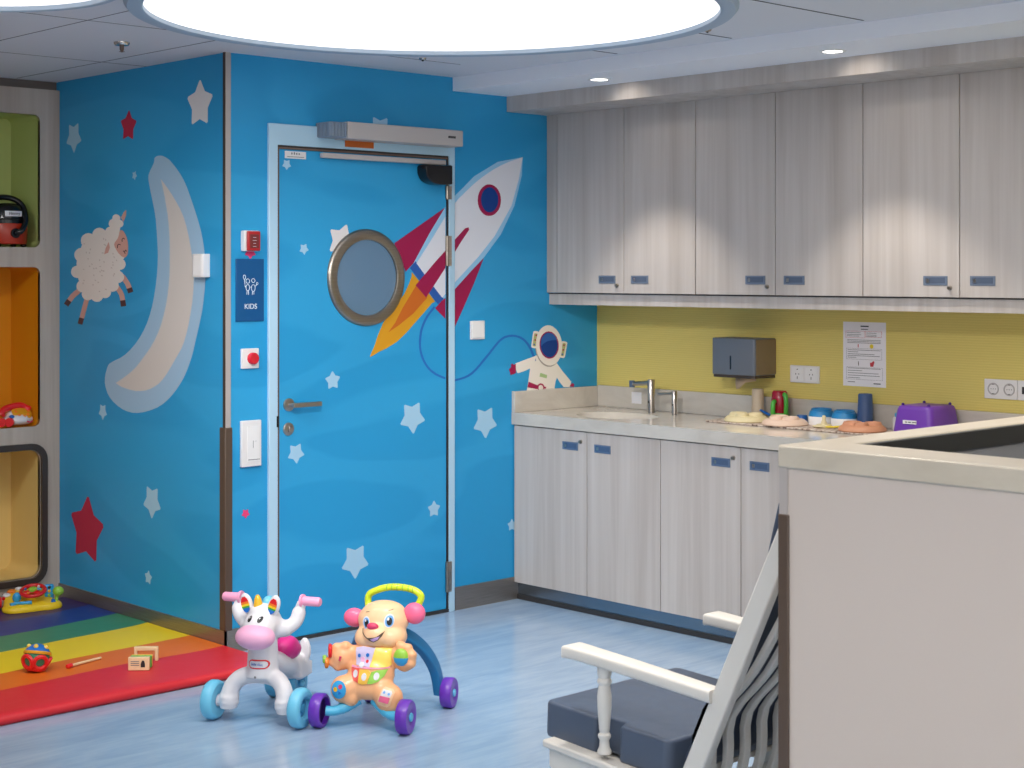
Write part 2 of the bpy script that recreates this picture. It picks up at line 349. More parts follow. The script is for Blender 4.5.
# ---- outlines of the printed wall motifs, in metres on their wall (along, up)
MURAL = {
 'moon': [
  ('moon_halo',0,[(0.541,1.965),(0.537,1.975),(0.537,1.982),(0.533,1.987),(0.522,1.991),(0.508,1.993),(0.493,1.993),(0.478,1.992),(0.462,1.988),(0.446,1.983),(0.431,1.977),(0.415,1.97),(0.396,1.957),(0.368,1.937),(0.336,1.911),(0.307,1.883),(0.284,1.854),(0.264,1.823),(0.243,1.789),(0.221,1.753),(0.199,1.714),(0.18,1.677),(0.167,1.642),(0.157,1.609),(0.151,1.576),(0.147,1.543),(0.145,1.51),(0.147,1.475),(0.151,1.436),(0.159,1.395),(0.169,1.354),(0.184,1.312),(0.201,1.27),(0.217,1.232),(0.23,1.201),(0.241,1.175),(0.255,1.15),(0.27,1.125),(0.287,1.101),(0.307,1.076),(0.333,1.05),(0.363,1.024),(0.396,1),(0.431,0.978),(0.47,0.958),(0.513,0.941),(0.565,0.927),(0.622,0.915),(0.675,0.908),(0.72,0.907),(0.761,0.91),(0.8,0.917),(0.839,0.929),(0.876,0.944),(0.906,0.961),(0.928,0.98),(0.942,1.002),(0.95,1.024),(0.948,1.048),(0.939,1.072),(0.928,1.091),(0.919,1.102),(0.908,1.109),(0.889,1.116),(0.858,1.126),(0.819,1.136),(0.779,1.151),(0.736,1.173),(0.693,1.2),(0.654,1.23),(0.623,1.26),(0.596,1.291),(0.573,1.327),(0.553,1.367),(0.537,1.41),(0.525,1.453),(0.516,1.494),(0.511,1.535),(0.509,1.579),(0.512,1.628),(0.518,1.68),(0.525,1.725),(0.534,1.759),(0.544,1.785),(0.553,1.81),(0.562,1.833),(0.571,1.855),(0.577,1.874),(0.582,1.889),(0.585,1.902),(0.583,1.916),(0.571,1.933),(0.554,1.95)]),
  ('moon_body',1,[(0.485,1.895),(0.462,1.878),(0.429,1.853),(0.396,1.825),(0.365,1.796),(0.334,1.765),(0.307,1.73),(0.286,1.691),(0.269,1.65),(0.255,1.607),(0.243,1.564),(0.235,1.519),(0.232,1.475),(0.235,1.431),(0.243,1.386),(0.255,1.343),(0.269,1.299),(0.287,1.256),(0.307,1.219),(0.328,1.191),(0.351,1.169),(0.376,1.145),(0.406,1.115),(0.44,1.084),(0.474,1.058),(0.506,1.039),(0.539,1.026),(0.573,1.015),(0.61,1.007),(0.649,1.003),(0.687,1.001),(0.727,1.003),(0.766,1.007),(0.8,1.012),(0.824,1.017),(0.843,1.023),(0.855,1.027),(0.823,1.039),(0.778,1.057),(0.737,1.075),(0.708,1.09),(0.683,1.104),(0.654,1.124),(0.615,1.153),(0.571,1.187),(0.533,1.223),(0.504,1.257),(0.481,1.292),(0.462,1.329),(0.445,1.369),(0.432,1.411),(0.423,1.454),(0.417,1.495),(0.415,1.536),(0.415,1.578),(0.415,1.619),(0.418,1.661),(0.423,1.702),(0.431,1.742),(0.443,1.782),(0.454,1.817),(0.466,1.849),(0.477,1.876)]),
 ],
 'sheep': [
  ('sheep_skin',0,[(1.192,1.434),(1.203,1.429),(1.22,1.423),(1.239,1.414),(1.257,1.406),(1.273,1.396),(1.288,1.385),(1.302,1.376),(1.311,1.369),(1.272,1.357),(1.263,1.363),(1.25,1.373),(1.236,1.382),(1.222,1.391),(1.207,1.398),(1.19,1.405),(1.174,1.412),(1.163,1.417)]),
  ('sheep_dark',1,[(1.29,1.386),(1.303,1.376),(1.312,1.37),(1.319,1.365),(1.278,1.351),(1.271,1.357),(1.262,1.363),(1.249,1.372)]),
  ('sheep_skin',0,[(1.129,1.391),(1.135,1.38),(1.143,1.365),(1.152,1.349),(1.16,1.334),(1.167,1.32),(1.175,1.305),(1.182,1.293),(1.187,1.284),(1.146,1.279),(1.141,1.288),(1.134,1.301),(1.126,1.315),(1.118,1.329),(1.11,1.344),(1.101,1.36),(1.093,1.375),(1.088,1.386)]),
  ('sheep_dark',1,[(1.176,1.305),(1.184,1.293),(1.188,1.284),(1.192,1.277),(1.149,1.272),(1.145,1.279),(1.14,1.288),(1.133,1.3)]),
  ('sheep_skin',0,[(0.863,1.436),(0.855,1.431),(0.845,1.423),(0.834,1.414),(0.826,1.406),(0.821,1.396),(0.817,1.384),(0.814,1.373),(0.812,1.365),(0.769,1.368),(0.772,1.376),(0.775,1.388),(0.779,1.401),(0.786,1.414),(0.796,1.425),(0.809,1.435),(0.82,1.443),(0.827,1.449)]),
  ('sheep_dark',1,[(0.818,1.384),(0.815,1.373),(0.813,1.364),(0.811,1.358),(0.767,1.362),(0.768,1.368),(0.771,1.376),(0.774,1.388)]),
  ('sheep_skin',0,[(0.817,1.484),(0.809,1.478),(0.797,1.47),(0.785,1.46),(0.775,1.452),(0.768,1.444),(0.761,1.435),(0.755,1.427),(0.751,1.421),(0.711,1.429),(0.715,1.435),(0.721,1.443),(0.729,1.453),(0.738,1.463),(0.749,1.472),(0.762,1.482),(0.774,1.491),(0.782,1.496)]),
  ('sheep_dark',1,[(0.762,1.435),(0.756,1.427),(0.752,1.421),(0.749,1.416),(0.707,1.424),(0.71,1.429),(0.714,1.435),(0.72,1.443)]),
  ('sheep_skin',0,[(0.811,1.742),(0.788,1.765),(0.766,1.775),(0.768,1.75),(0.791,1.723)]),
  ('sheep_wool',2,[(0.845,1.655),(0.85,1.641),(0.865,1.63),(0.888,1.623),(0.915,1.621),(0.942,1.624),(0.965,1.632),(0.98,1.643),(0.985,1.657),(0.98,1.671),(0.965,1.682),(0.942,1.689),(0.915,1.691),(0.888,1.688),(0.865,1.68),(0.85,1.668)]),
  ('sheep_wool',2.06,[(0.897,1.637),(0.902,1.626),(0.914,1.617),(0.933,1.61),(0.956,1.608),(0.978,1.611),(0.998,1.618),(1.011,1.627),(1.015,1.639),(1.011,1.65),(0.998,1.66),(0.978,1.666),(0.956,1.668),(0.933,1.665),(0.914,1.658),(0.902,1.649)]),
  ('sheep_wool',2.12,[(0.934,1.671),(0.938,1.659),(0.952,1.649),(0.972,1.643),(0.996,1.641),(1.02,1.644),(1.04,1.651),(1.054,1.661),(1.059,1.673),(1.054,1.685),(1.04,1.695),(1.02,1.701),(0.996,1.703),(0.972,1.7),(0.952,1.693),(0.938,1.683)]),
  ('sheep_wool',2.18,[(1.026,1.647),(1.031,1.634),(1.045,1.623),(1.067,1.616),(1.093,1.614),(1.119,1.617),(1.142,1.624),(1.157,1.635),(1.162,1.649),(1.157,1.662),(1.142,1.672),(1.119,1.679),(1.093,1.681),(1.067,1.678),(1.045,1.671),(1.031,1.659)]),
  ('sheep_wool',2.24,[(1.093,1.584),(1.098,1.572),(1.112,1.562),(1.133,1.555),(1.157,1.552),(1.182,1.555),(1.203,1.562),(1.217,1.573),(1.222,1.585),(1.217,1.597),(1.203,1.607),(1.182,1.614),(1.157,1.616),(1.133,1.613),(1.112,1.606),(1.098,1.596)]),
  ('sheep_wool',2.3,[(1.137,1.509),(1.142,1.498),(1.154,1.489),(1.173,1.483),(1.194,1.481),(1.216,1.483),(1.235,1.489),(1.248,1.498),(1.252,1.509),(1.248,1.52),(1.235,1.529),(1.216,1.535),(1.194,1.537),(1.173,1.535),(1.154,1.528),(1.142,1.519)]),
  ('sheep_wool',2.36,[(1.092,1.445),(1.096,1.434),(1.108,1.426),(1.126,1.419),(1.147,1.417),(1.168,1.419),(1.186,1.425),(1.198,1.434),(1.202,1.444),(1.198,1.455),(1.186,1.464),(1.168,1.469),(1.147,1.472),(1.126,1.47),(1.108,1.464),(1.096,1.455)]),
  ('sheep_wool',2.42,[(1.039,1.411),(1.043,1.401),(1.056,1.391),(1.074,1.385),(1.096,1.382),(1.118,1.384),(1.137,1.39),(1.15,1.399),(1.154,1.41),(1.15,1.421),(1.137,1.431),(1.118,1.437),(1.096,1.439),(1.074,1.437),(1.056,1.431),(1.043,1.422)]),
  ('sheep_wool',2.48,[(0.962,1.405),(0.966,1.394),(0.978,1.385),(0.996,1.378),(1.018,1.376),(1.04,1.378),(1.058,1.384),(1.071,1.393),(1.075,1.404),(1.071,1.415),(1.058,1.424),(1.04,1.43),(1.018,1.432),(0.996,1.43),(0.978,1.425),(0.966,1.415)]),
  ('sheep_wool',2.54,[(0.894,1.42),(0.898,1.41),(0.91,1.401),(0.927,1.395),(0.947,1.393),(0.967,1.395),(0.985,1.4),(0.996,1.409),(1,1.419),(0.996,1.43),(0.985,1.438),(0.967,1.444),(0.947,1.446),(0.927,1.444),(0.91,1.439),(0.898,1.43)]),
  ('sheep_wool',2.6,[(0.828,1.45),(0.832,1.439),(0.844,1.43),(0.862,1.424),(0.883,1.422),(0.904,1.424),(0.922,1.43),(0.934,1.439),(0.938,1.449),(0.934,1.46),(0.922,1.469),(0.904,1.475),(0.883,1.478),(0.862,1.475),(0.844,1.469),(0.832,1.46)]),
  ('sheep_wool',2.66,[(0.783,1.486),(0.787,1.476),(0.798,1.468),(0.815,1.462),(0.835,1.46),(0.855,1.462),(0.872,1.468),(0.883,1.476),(0.887,1.486),(0.883,1.496),(0.872,1.505),(0.855,1.511),(0.835,1.513),(0.815,1.511),(0.798,1.505),(0.787,1.497)]),
  ('sheep_wool',2.72,[(0.769,1.541),(0.773,1.532),(0.783,1.524),(0.798,1.519),(0.816,1.517),(0.834,1.519),(0.85,1.524),(0.86,1.532),(0.864,1.541),(0.86,1.551),(0.85,1.558),(0.834,1.564),(0.816,1.565),(0.798,1.563),(0.783,1.558),(0.773,1.55)]),
  ('sheep_wool',2.78,[(0.772,1.585),(0.777,1.572),(0.79,1.562),(0.811,1.555),(0.835,1.553),(0.859,1.556),(0.88,1.563),(0.894,1.573),(0.899,1.586),(0.894,1.598),(0.88,1.608),(0.859,1.615),(0.835,1.617),(0.811,1.615),(0.79,1.607),(0.777,1.597)]),
  ('sheep_wool',2.84,[(0.854,1.681),(0.857,1.672),(0.867,1.664),(0.882,1.659),(0.9,1.658),(0.918,1.66),(0.933,1.665),(0.943,1.673),(0.947,1.682),(0.943,1.691),(0.933,1.699),(0.918,1.704),(0.9,1.705),(0.882,1.703),(0.867,1.697),(0.857,1.69)]),
  ('sheep_wool',2.9,[(0.828,1.717),(0.831,1.708),(0.84,1.701),(0.854,1.697),(0.871,1.696),(0.888,1.698),(0.902,1.703),(0.911,1.71),(0.915,1.719),(0.911,1.727),(0.902,1.734),(0.888,1.738),(0.871,1.74),(0.854,1.738),(0.84,1.732),(0.831,1.725)]),
  ('sheep_wool',2.96,[(0.815,1.74),(0.817,1.733),(0.825,1.728),(0.836,1.724),(0.849,1.723),(0.863,1.725),(0.874,1.729),(0.881,1.735),(0.884,1.741),(0.881,1.748),(0.874,1.754),(0.863,1.757),(0.849,1.758),(0.836,1.756),(0.825,1.752),(0.817,1.746)]),
  ('sheep_wool',3.02,[(0.788,1.716),(0.79,1.71),(0.797,1.705),(0.807,1.701),(0.819,1.7),(0.831,1.702),(0.841,1.706),(0.848,1.711),(0.851,1.717),(0.848,1.723),(0.841,1.728),(0.831,1.732),(0.819,1.733),(0.807,1.731),(0.797,1.727),(0.79,1.722)]),
  ('sheep_wool',3.08,[(0.808,1.661),(0.812,1.65),(0.825,1.64),(0.845,1.634),(0.868,1.632),(0.891,1.634),(0.911,1.641),(0.925,1.652),(0.929,1.664),(0.925,1.675),(0.911,1.685),(0.891,1.691),(0.868,1.693),(0.845,1.691),(0.825,1.683),(0.812,1.673)]),
  ('sheep_wool',3.2,[(0.996,1.691),(1.036,1.684),(1.083,1.668),(1.124,1.648),(1.154,1.625),(1.177,1.599),(1.193,1.573),(1.2,1.548),(1.199,1.522),(1.193,1.497),(1.181,1.473),(1.164,1.449),(1.139,1.429),(1.103,1.413),(1.061,1.401),(1.018,1.397),(0.977,1.402),(0.936,1.415),(0.9,1.431),(0.871,1.451),(0.846,1.474),(0.828,1.497),(0.815,1.519),(0.807,1.541),(0.806,1.563),(0.816,1.584),(0.833,1.606),(0.842,1.629),(0.835,1.657),(0.82,1.685),(0.813,1.709),(0.822,1.726),(0.839,1.738),(0.857,1.743),(0.872,1.738),(0.887,1.727),(0.9,1.711),(0.907,1.687),(0.912,1.66),(0.922,1.645),(0.941,1.655),(0.965,1.678)]),
  ('sheep_skin',3.7,[(0.816,1.687),(0.807,1.689),(0.796,1.687),(0.785,1.681),(0.773,1.671),(0.762,1.657),(0.754,1.642),(0.75,1.628),(0.749,1.612),(0.749,1.599),(0.751,1.589),(0.755,1.581),(0.761,1.576),(0.769,1.572),(0.78,1.57),(0.792,1.572),(0.806,1.576),(0.821,1.584),(0.835,1.592),(0.849,1.604),(0.862,1.616),(0.868,1.628),(0.861,1.637),(0.847,1.646),(0.835,1.655),(0.828,1.666),(0.823,1.679)]),
  ('sheep_skin',3.7,[(0.954,1.585),(0.941,1.612),(0.915,1.639),(0.903,1.615),(0.918,1.592)]),
  ('sheep_dark',4.2,[(0.834,1.611),(0.835,1.614),(0.835,1.619),(0.834,1.623),(0.832,1.624),(0.828,1.625),(0.825,1.626),(0.822,1.625),(0.818,1.624),(0.815,1.623),(0.811,1.626),(0.814,1.627),(0.819,1.628),(0.825,1.629),(0.831,1.629),(0.837,1.627),(0.841,1.624),(0.842,1.619),(0.842,1.614),(0.841,1.611)]),
  ('sheep_dark',4.2,[(0.796,1.638),(0.796,1.641),(0.796,1.645),(0.796,1.648),(0.794,1.65),(0.79,1.651),(0.788,1.651),(0.786,1.651),(0.783,1.649),(0.78,1.647),(0.775,1.65),(0.778,1.651),(0.782,1.654),(0.787,1.655),(0.793,1.654),(0.799,1.652),(0.802,1.65),(0.804,1.646),(0.803,1.641),(0.803,1.638)]),
  ('sheep_dark',4.2,[(0.793,1.598),(0.79,1.596),(0.785,1.594),(0.778,1.593),(0.773,1.596),(0.77,1.599),(0.77,1.6),(0.77,1.6),(0.767,1.597),(0.765,1.595),(0.759,1.596),(0.761,1.598),(0.765,1.602),(0.771,1.604),(0.776,1.601),(0.779,1.598),(0.78,1.597),(0.781,1.597),(0.785,1.599),(0.788,1.601)]),
  ('sheep_dark',4.2,[(0.783,1.594),(0.781,1.592),(0.779,1.588),(0.777,1.586),(0.77,1.587),(0.772,1.589),(0.774,1.593),(0.776,1.595)]),
  ('sheep_dot',4.2,[(1.075,1.531),(1.081,1.53),(1.088,1.533),(1.09,1.536),(1.083,1.537),(1.076,1.534)]),
  ('sheep_dot',4.2,[(0.953,1.513),(0.958,1.511),(0.967,1.511),(0.971,1.514),(0.966,1.516),(0.957,1.515)]),
  ('sheep_dot',4.2,[(1.075,1.604),(1.08,1.607),(1.08,1.611),(1.075,1.613),(1.07,1.611),(1.07,1.607)]),
  ('sheep_dot',4.2,[(0.999,1.459),(1.005,1.459),(1.012,1.462),(1.012,1.465),(1.006,1.466),(0.999,1.463)]),
  ('sheep_dot',4.2,[(0.946,1.624),(0.952,1.625),(0.957,1.628),(0.955,1.631),(0.949,1.631),(0.944,1.627)]),
  ('sheep_dot',4.2,[(0.873,1.534),(0.879,1.535),(0.883,1.539),(0.88,1.542),(0.875,1.541),(0.871,1.537)]),
  ('sheep_dot',4.2,[(0.937,1.644),(0.942,1.645),(0.946,1.65),(0.943,1.653),(0.937,1.651),(0.934,1.647)]),
  ('sheep_dot',4.2,[(0.957,1.591),(0.962,1.589),(0.971,1.589),(0.975,1.592),(0.97,1.594),(0.961,1.594)]),
  ('sheep_dot',4.2,[(0.874,1.546),(0.88,1.547),(0.883,1.551),(0.881,1.554),(0.876,1.553),(0.872,1.549)]),
  ('sheep_dot',4.2,[(0.872,1.488),(0.877,1.49),(0.878,1.494),(0.874,1.497),(0.87,1.495),(0.868,1.49)]),
  ('sheep_dot',4.2,[(1.023,1.468),(1.03,1.468),(1.037,1.471),(1.037,1.474),(1.031,1.474),(1.024,1.471)]),
  ('sheep_dot',4.2,[(1.121,1.632),(1.126,1.631),(1.135,1.632),(1.138,1.635),(1.132,1.637),(1.123,1.635)]),
  ('sheep_dot',4.2,[(0.841,1.555),(0.847,1.555),(0.852,1.559),(0.851,1.562),(0.845,1.561),(0.84,1.558)]),
  ('sheep_dot',4.2,[(1.054,1.54),(1.06,1.539),(1.068,1.542),(1.069,1.545),(1.062,1.546),(1.055,1.543)]),
  ('sheep_dot',4.2,[(1.039,1.52),(1.046,1.52),(1.051,1.524),(1.05,1.527),(1.044,1.527),(1.038,1.523)]),
  ('sheep_dot',4.2,[(0.864,1.495),(0.869,1.497),(0.87,1.502),(0.866,1.504),(0.861,1.502),(0.86,1.498)]),
  ('sheep_dot',4.2,[(0.938,1.62),(0.943,1.622),(0.945,1.626),(0.942,1.629),(0.937,1.627),(0.935,1.623)]),
  ('sheep_dot',4.2,[(0.965,1.491),(0.97,1.489),(0.979,1.491),(0.982,1.494),(0.976,1.495),(0.968,1.494)]),
  ('sheep_dot',4.2,[(0.881,1.524),(0.886,1.523),(0.894,1.525),(0.896,1.528),(0.89,1.529),(0.883,1.527)]),
  ('sheep_dot',4.2,[(1.14,1.453),(1.145,1.455),(1.145,1.46),(1.141,1.462),(1.136,1.46),(1.136,1.455)]),
  ('sheep_dot',4.2,[(1.125,1.468),(1.131,1.468),(1.139,1.47),(1.139,1.473),(1.133,1.474),(1.126,1.471)]),
  ('sheep_dot',4.2,[(1.108,1.59),(1.114,1.592),(1.117,1.596),(1.114,1.599),(1.109,1.598),(1.105,1.593)]),
  ('sheep_dot',4.2,[(0.955,1.649),(0.961,1.65),(0.964,1.654),(0.962,1.657),(0.956,1.656),(0.952,1.652)]),
  ('sheep_dot',4.2,[(1.051,1.447),(1.056,1.449),(1.056,1.454),(1.052,1.456),(1.047,1.454),(1.047,1.449)]),
  ('sheep_dot',4.2,[(0.986,1.421),(0.992,1.42),(1,1.422),(1.002,1.425),(0.996,1.426),(0.988,1.424)]),
  ('sheep_dot',4.2,[(1.127,1.52),(1.132,1.518),(1.141,1.518),(1.145,1.52),(1.14,1.522),(1.131,1.522)]),
  ('sheep_dot',4.2,[(1.09,1.563),(1.097,1.564),(1.102,1.567),(1.101,1.57),(1.095,1.57),(1.089,1.566)]),
  ('sheep_dot',4.2,[(0.876,1.583),(0.881,1.585),(0.882,1.59),(0.877,1.592),(0.873,1.59),(0.872,1.586)]),
  ('sheep_dot',4.2,[(0.861,1.569),(0.867,1.569),(0.874,1.572),(0.874,1.575),(0.868,1.576),(0.862,1.573)]),
  ('sheep_dot',4.2,[(0.984,1.505),(0.99,1.506),(0.995,1.51),(0.994,1.513),(0.988,1.512),(0.983,1.509)]),
  ('sheep_dot',4.2,[(0.976,1.51),(0.98,1.512),(0.981,1.517),(0.977,1.519),(0.972,1.517),(0.971,1.513)]),
  ('sheep_dot',4.2,[(0.99,1.556),(0.996,1.557),(0.999,1.562),(0.997,1.564),(0.991,1.563),(0.987,1.559)]),
  ('sheep_dot',4.2,[(1.082,1.588),(1.087,1.59),(1.087,1.595),(1.083,1.597),(1.078,1.595),(1.078,1.59)]),
  ('sheep_dot',4.2,[(0.98,1.532),(0.984,1.53),(0.993,1.53),(0.998,1.532),(0.993,1.534),(0.984,1.534)]),
  ('sheep_dot',4.2,[(1.015,1.524),(1.019,1.522),(1.028,1.522),(1.032,1.525),(1.028,1.527),(1.019,1.527)]),
  ('sheep_dot',4.2,[(0.949,1.511),(0.954,1.509),(0.963,1.51),(0.967,1.512),(0.962,1.514),(0.953,1.514)]),
  ('sheep_dot',4.2,[(0.95,1.548),(0.956,1.549),(0.96,1.553),(0.959,1.556),(0.952,1.555),(0.948,1.551)]),
  ('sheep_dot',4.2,[(1.041,1.49),(1.047,1.491),(1.05,1.495),(1.048,1.498),(1.042,1.497),(1.038,1.493)]),
  ('sheep_dot',4.2,[(0.93,1.431),(0.936,1.429),(0.944,1.431),(0.947,1.434),(0.941,1.435),(0.933,1.434)]),
 ],
 'rocket_wall': [
  ('glow',1,[(-0.5,2.041),(-0.657,2.012),(-0.804,1.939),(-0.867,1.888),(-0.925,1.843),(-0.925,1.426),(-0.74,1.577),(-0.638,1.681),(-0.553,1.814),(-0.506,1.954)]),
  ('crimson',2,[(-0.744,1.572),(-0.819,1.514),(-0.925,1.426),(-0.925,1.263),(-0.921,1.26),(-0.867,1.348),(-0.804,1.456)]),
  ('print_white',3,[(-0.5,2.041),(-0.536,2.03),(-0.588,2.015),(-0.638,1.996),(-0.683,1.976),(-0.727,1.953),(-0.768,1.929),(-0.805,1.905),(-0.838,1.88),(-0.867,1.858),(-0.892,1.839),(-0.912,1.821),(-0.925,1.811),(-0.925,1.457),(-0.777,1.577),(-0.676,1.674),(-0.572,1.813),(-0.525,1.939)]),
  ('crimson',4,[(-0.837,1.709),(-0.858,1.704),(-0.925,1.647),(-0.925,1.59),(-0.876,1.65),(-0.833,1.698)]),
  ('crimson',4,[(-0.638,1.837),(-0.64,1.821),(-0.645,1.805),(-0.654,1.791),(-0.666,1.78),(-0.679,1.771),(-0.695,1.765),(-0.711,1.763),(-0.727,1.764),(-0.742,1.769),(-0.755,1.777),(-0.767,1.788),(-0.775,1.802),(-0.78,1.817),(-0.782,1.833),(-0.78,1.849),(-0.775,1.864),(-0.767,1.878),(-0.755,1.89),(-0.742,1.899),(-0.727,1.905),(-0.711,1.907),(-0.695,1.906),(-0.679,1.901),(-0.666,1.893),(-0.654,1.882),(-0.645,1.868),(-0.64,1.853)]),
  ('navy',5,[(-0.655,1.838),(-0.656,1.825),(-0.66,1.813),(-0.667,1.802),(-0.675,1.793),(-0.686,1.785),(-0.697,1.781),(-0.709,1.779),(-0.721,1.78),(-0.732,1.784),(-0.742,1.791),(-0.751,1.8),(-0.757,1.81),(-0.761,1.822),(-0.762,1.835),(-0.761,1.847),(-0.757,1.86),(-0.751,1.871),(-0.742,1.88),(-0.732,1.887),(-0.721,1.892),(-0.709,1.894),(-0.697,1.893),(-0.686,1.889),(-0.675,1.882),(-0.667,1.873),(-0.66,1.863),(-0.656,1.851)]),
  ('tether',0,[(-0.925,1.02),(-0.915,1.021),(-0.885,1.025),(-0.86,1.03),(-0.835,1.037),(-0.81,1.049),(-0.784,1.067),(-0.757,1.089),(-0.73,1.112),(-0.704,1.135),(-0.678,1.159),(-0.656,1.178),(-0.641,1.19),(-0.63,1.196),(-0.62,1.201),(-0.609,1.205),(-0.597,1.207),(-0.585,1.209),(-0.573,1.209),(-0.561,1.209),(-0.549,1.208),(-0.537,1.206),(-0.524,1.202),(-0.513,1.198),(-0.502,1.193),(-0.492,1.187),(-0.483,1.18),(-0.474,1.172),(-0.466,1.162),(-0.458,1.152),(-0.451,1.142),(-0.445,1.13),(-0.439,1.12),(-0.434,1.109),(-0.429,1.098),(-0.426,1.091),(-0.412,1.094),(-0.415,1.101),(-0.42,1.112),(-0.425,1.123),(-0.431,1.134),(-0.438,1.145),(-0.445,1.157),(-0.453,1.167),(-0.462,1.177),(-0.472,1.186),(-0.483,1.194),(-0.494,1.201),(-0.506,1.207),(-0.519,1.212),(-0.533,1.215),(-0.547,1.218),(-0.56,1.219),(-0.574,1.22),(-0.587,1.219),(-0.6,1.217),(-0.614,1.215),(-0.627,1.21),(-0.639,1.204),(-0.651,1.197),(-0.666,1.185),(-0.688,1.166),(-0.714,1.142),(-0.741,1.119),(-0.767,1.096),(-0.793,1.074),(-0.819,1.057),(-0.842,1.046),(-0.865,1.039),(-0.889,1.034),(-0.918,1.03),(-0.925,1.03)]),
 ],
 'rocket_door': [
  ('tether',0,[(-1.045,1.358),(-1.057,1.347),(-1.073,1.332),(-1.089,1.315),(-1.101,1.298),(-1.112,1.28),(-1.12,1.262),(-1.126,1.244),(-1.129,1.226),(-1.131,1.209),(-1.131,1.193),(-1.13,1.177),(-1.127,1.162),(-1.122,1.145),(-1.115,1.129),(-1.106,1.114),(-1.096,1.1),(-1.084,1.086),(-1.07,1.074),(-1.054,1.063),(-1.036,1.053),(-1.017,1.045),(-0.995,1.037),(-0.978,1.032),(-0.978,1.042),(-0.991,1.046),(-1.011,1.053),(-1.029,1.061),(-1.046,1.071),(-1.062,1.081),(-1.074,1.092),(-1.085,1.104),(-1.095,1.118),(-1.103,1.132),(-1.11,1.148),(-1.115,1.163),(-1.118,1.178),(-1.119,1.192),(-1.118,1.208),(-1.116,1.224),(-1.113,1.242),(-1.108,1.259),(-1.1,1.276),(-1.09,1.293),(-1.078,1.31),(-1.063,1.326),(-1.047,1.341),(-1.035,1.352)]),
  ('glow',1,[(-0.978,1.798),(-0.986,1.79),(-1.069,1.68),(-1.162,1.546),(-0.997,1.383),(-0.978,1.395)]),
  ('crimson',2,[(-0.981,1.793),(-1.269,1.632),(-1.206,1.509),(-1.162,1.546),(-1.069,1.68)]),
  ('crimson',2,[(-0.978,1.393),(-1,1.38),(-1.038,1.348),(-0.978,1.3)]),
  ('flame',1.5,[(-1.163,1.5),(-1.172,1.507),(-1.172,1.49),(-1.186,1.458),(-1.214,1.412),(-1.272,1.353),(-1.33,1.291),(-1.36,1.236),(-1.379,1.19),(-1.397,1.16),(-1.403,1.146),(-1.387,1.151),(-1.355,1.166),(-1.308,1.182),(-1.256,1.206),(-1.205,1.242),(-1.155,1.285),(-1.1,1.332),(-1.056,1.371),(-1.038,1.377),(-1.047,1.387),(-1.104,1.445)]),
  ('orange',2.5,[(-1.146,1.45),(-1.222,1.354),(-1.264,1.29),(-1.302,1.249),(-1.247,1.276),(-1.163,1.327),(-1.083,1.395)]),
  ('band',2.5,[(-1.15,1.555),(-1.182,1.525),(-1.021,1.365),(-0.988,1.39)]),
  ('print_white',3,[(-0.978,1.754),(-1.061,1.648),(-1.145,1.546),(-1.073,1.47),(-0.997,1.394),(-0.978,1.411)]),
  ('crimson',4,[(-0.978,1.603),(-1.035,1.555),(-1.15,1.45),(-1.09,1.396),(-1.026,1.47),(-0.978,1.527)]),
 ],
 'astronaut': [
  ('suit',0,[(-0.416,1.119),(-0.437,1.094),(-0.452,1.058),(-0.464,0.998),(-0.474,0.955),(-0.293,0.953),(-0.285,0.99),(-0.276,1.009),(-0.272,1.039),(-0.276,1.078),(-0.328,1.1)]),
  ('suit',0.3,[(-0.413,1.117),(-0.484,1.101),(-0.547,1.086),(-0.544,1.059),(-0.532,1.04),(-0.491,1.048),(-0.449,1.06),(-0.423,1.089)]),
  ('suit',0.6,[(-0.276,1.077),(-0.237,1.037),(-0.179,0.985),(-0.189,0.96),(-0.23,0.962),(-0.255,0.984),(-0.283,1.017),(-0.307,1.06)]),
  ('crimson',1,[(-0.544,1.084),(-0.56,1.08),(-0.562,1.086),(-0.574,1.084),(-0.573,1.07),(-0.587,1.061),(-0.582,1.049),(-0.578,1.034),(-0.557,1.037),(-0.543,1.042)]),
  ('crimson',1,[(-0.192,0.963),(-0.174,0.979),(-0.158,0.972),(-0.162,0.959)]),
  ('crimson',1,[(-0.462,0.998),(-0.469,0.972),(-0.41,0.961),(-0.348,0.96),(-0.348,0.968),(-0.408,0.98)]),
  ('crimson',1.5,[(-0.359,0.968),(-0.36,0.962),(-0.364,0.958),(-0.369,0.954),(-0.375,0.952),(-0.382,0.951),(-0.39,0.953),(-0.396,0.955),(-0.401,0.96),(-0.404,0.965),(-0.406,0.97),(-0.404,0.975),(-0.401,0.98),(-0.396,0.984),(-0.39,0.986),(-0.382,0.987),(-0.375,0.985),(-0.369,0.983),(-0.364,0.978),(-0.36,0.973)]),
  ('suit',2,[(-0.367,0.966),(-0.368,0.962),(-0.37,0.958),(-0.374,0.956),(-0.378,0.954),(-0.382,0.954),(-0.387,0.955),(-0.391,0.957),(-0.395,0.96),(-0.397,0.963),(-0.397,0.967),(-0.397,0.971),(-0.395,0.975),(-0.391,0.977),(-0.387,0.979),(-0.382,0.979),(-0.378,0.978),(-0.374,0.976),(-0.37,0.973),(-0.368,0.97)]),
  ('badge',1,[(-0.386,1.036),(-0.341,1.024),(-0.344,1.008),(-0.391,1.019)]),
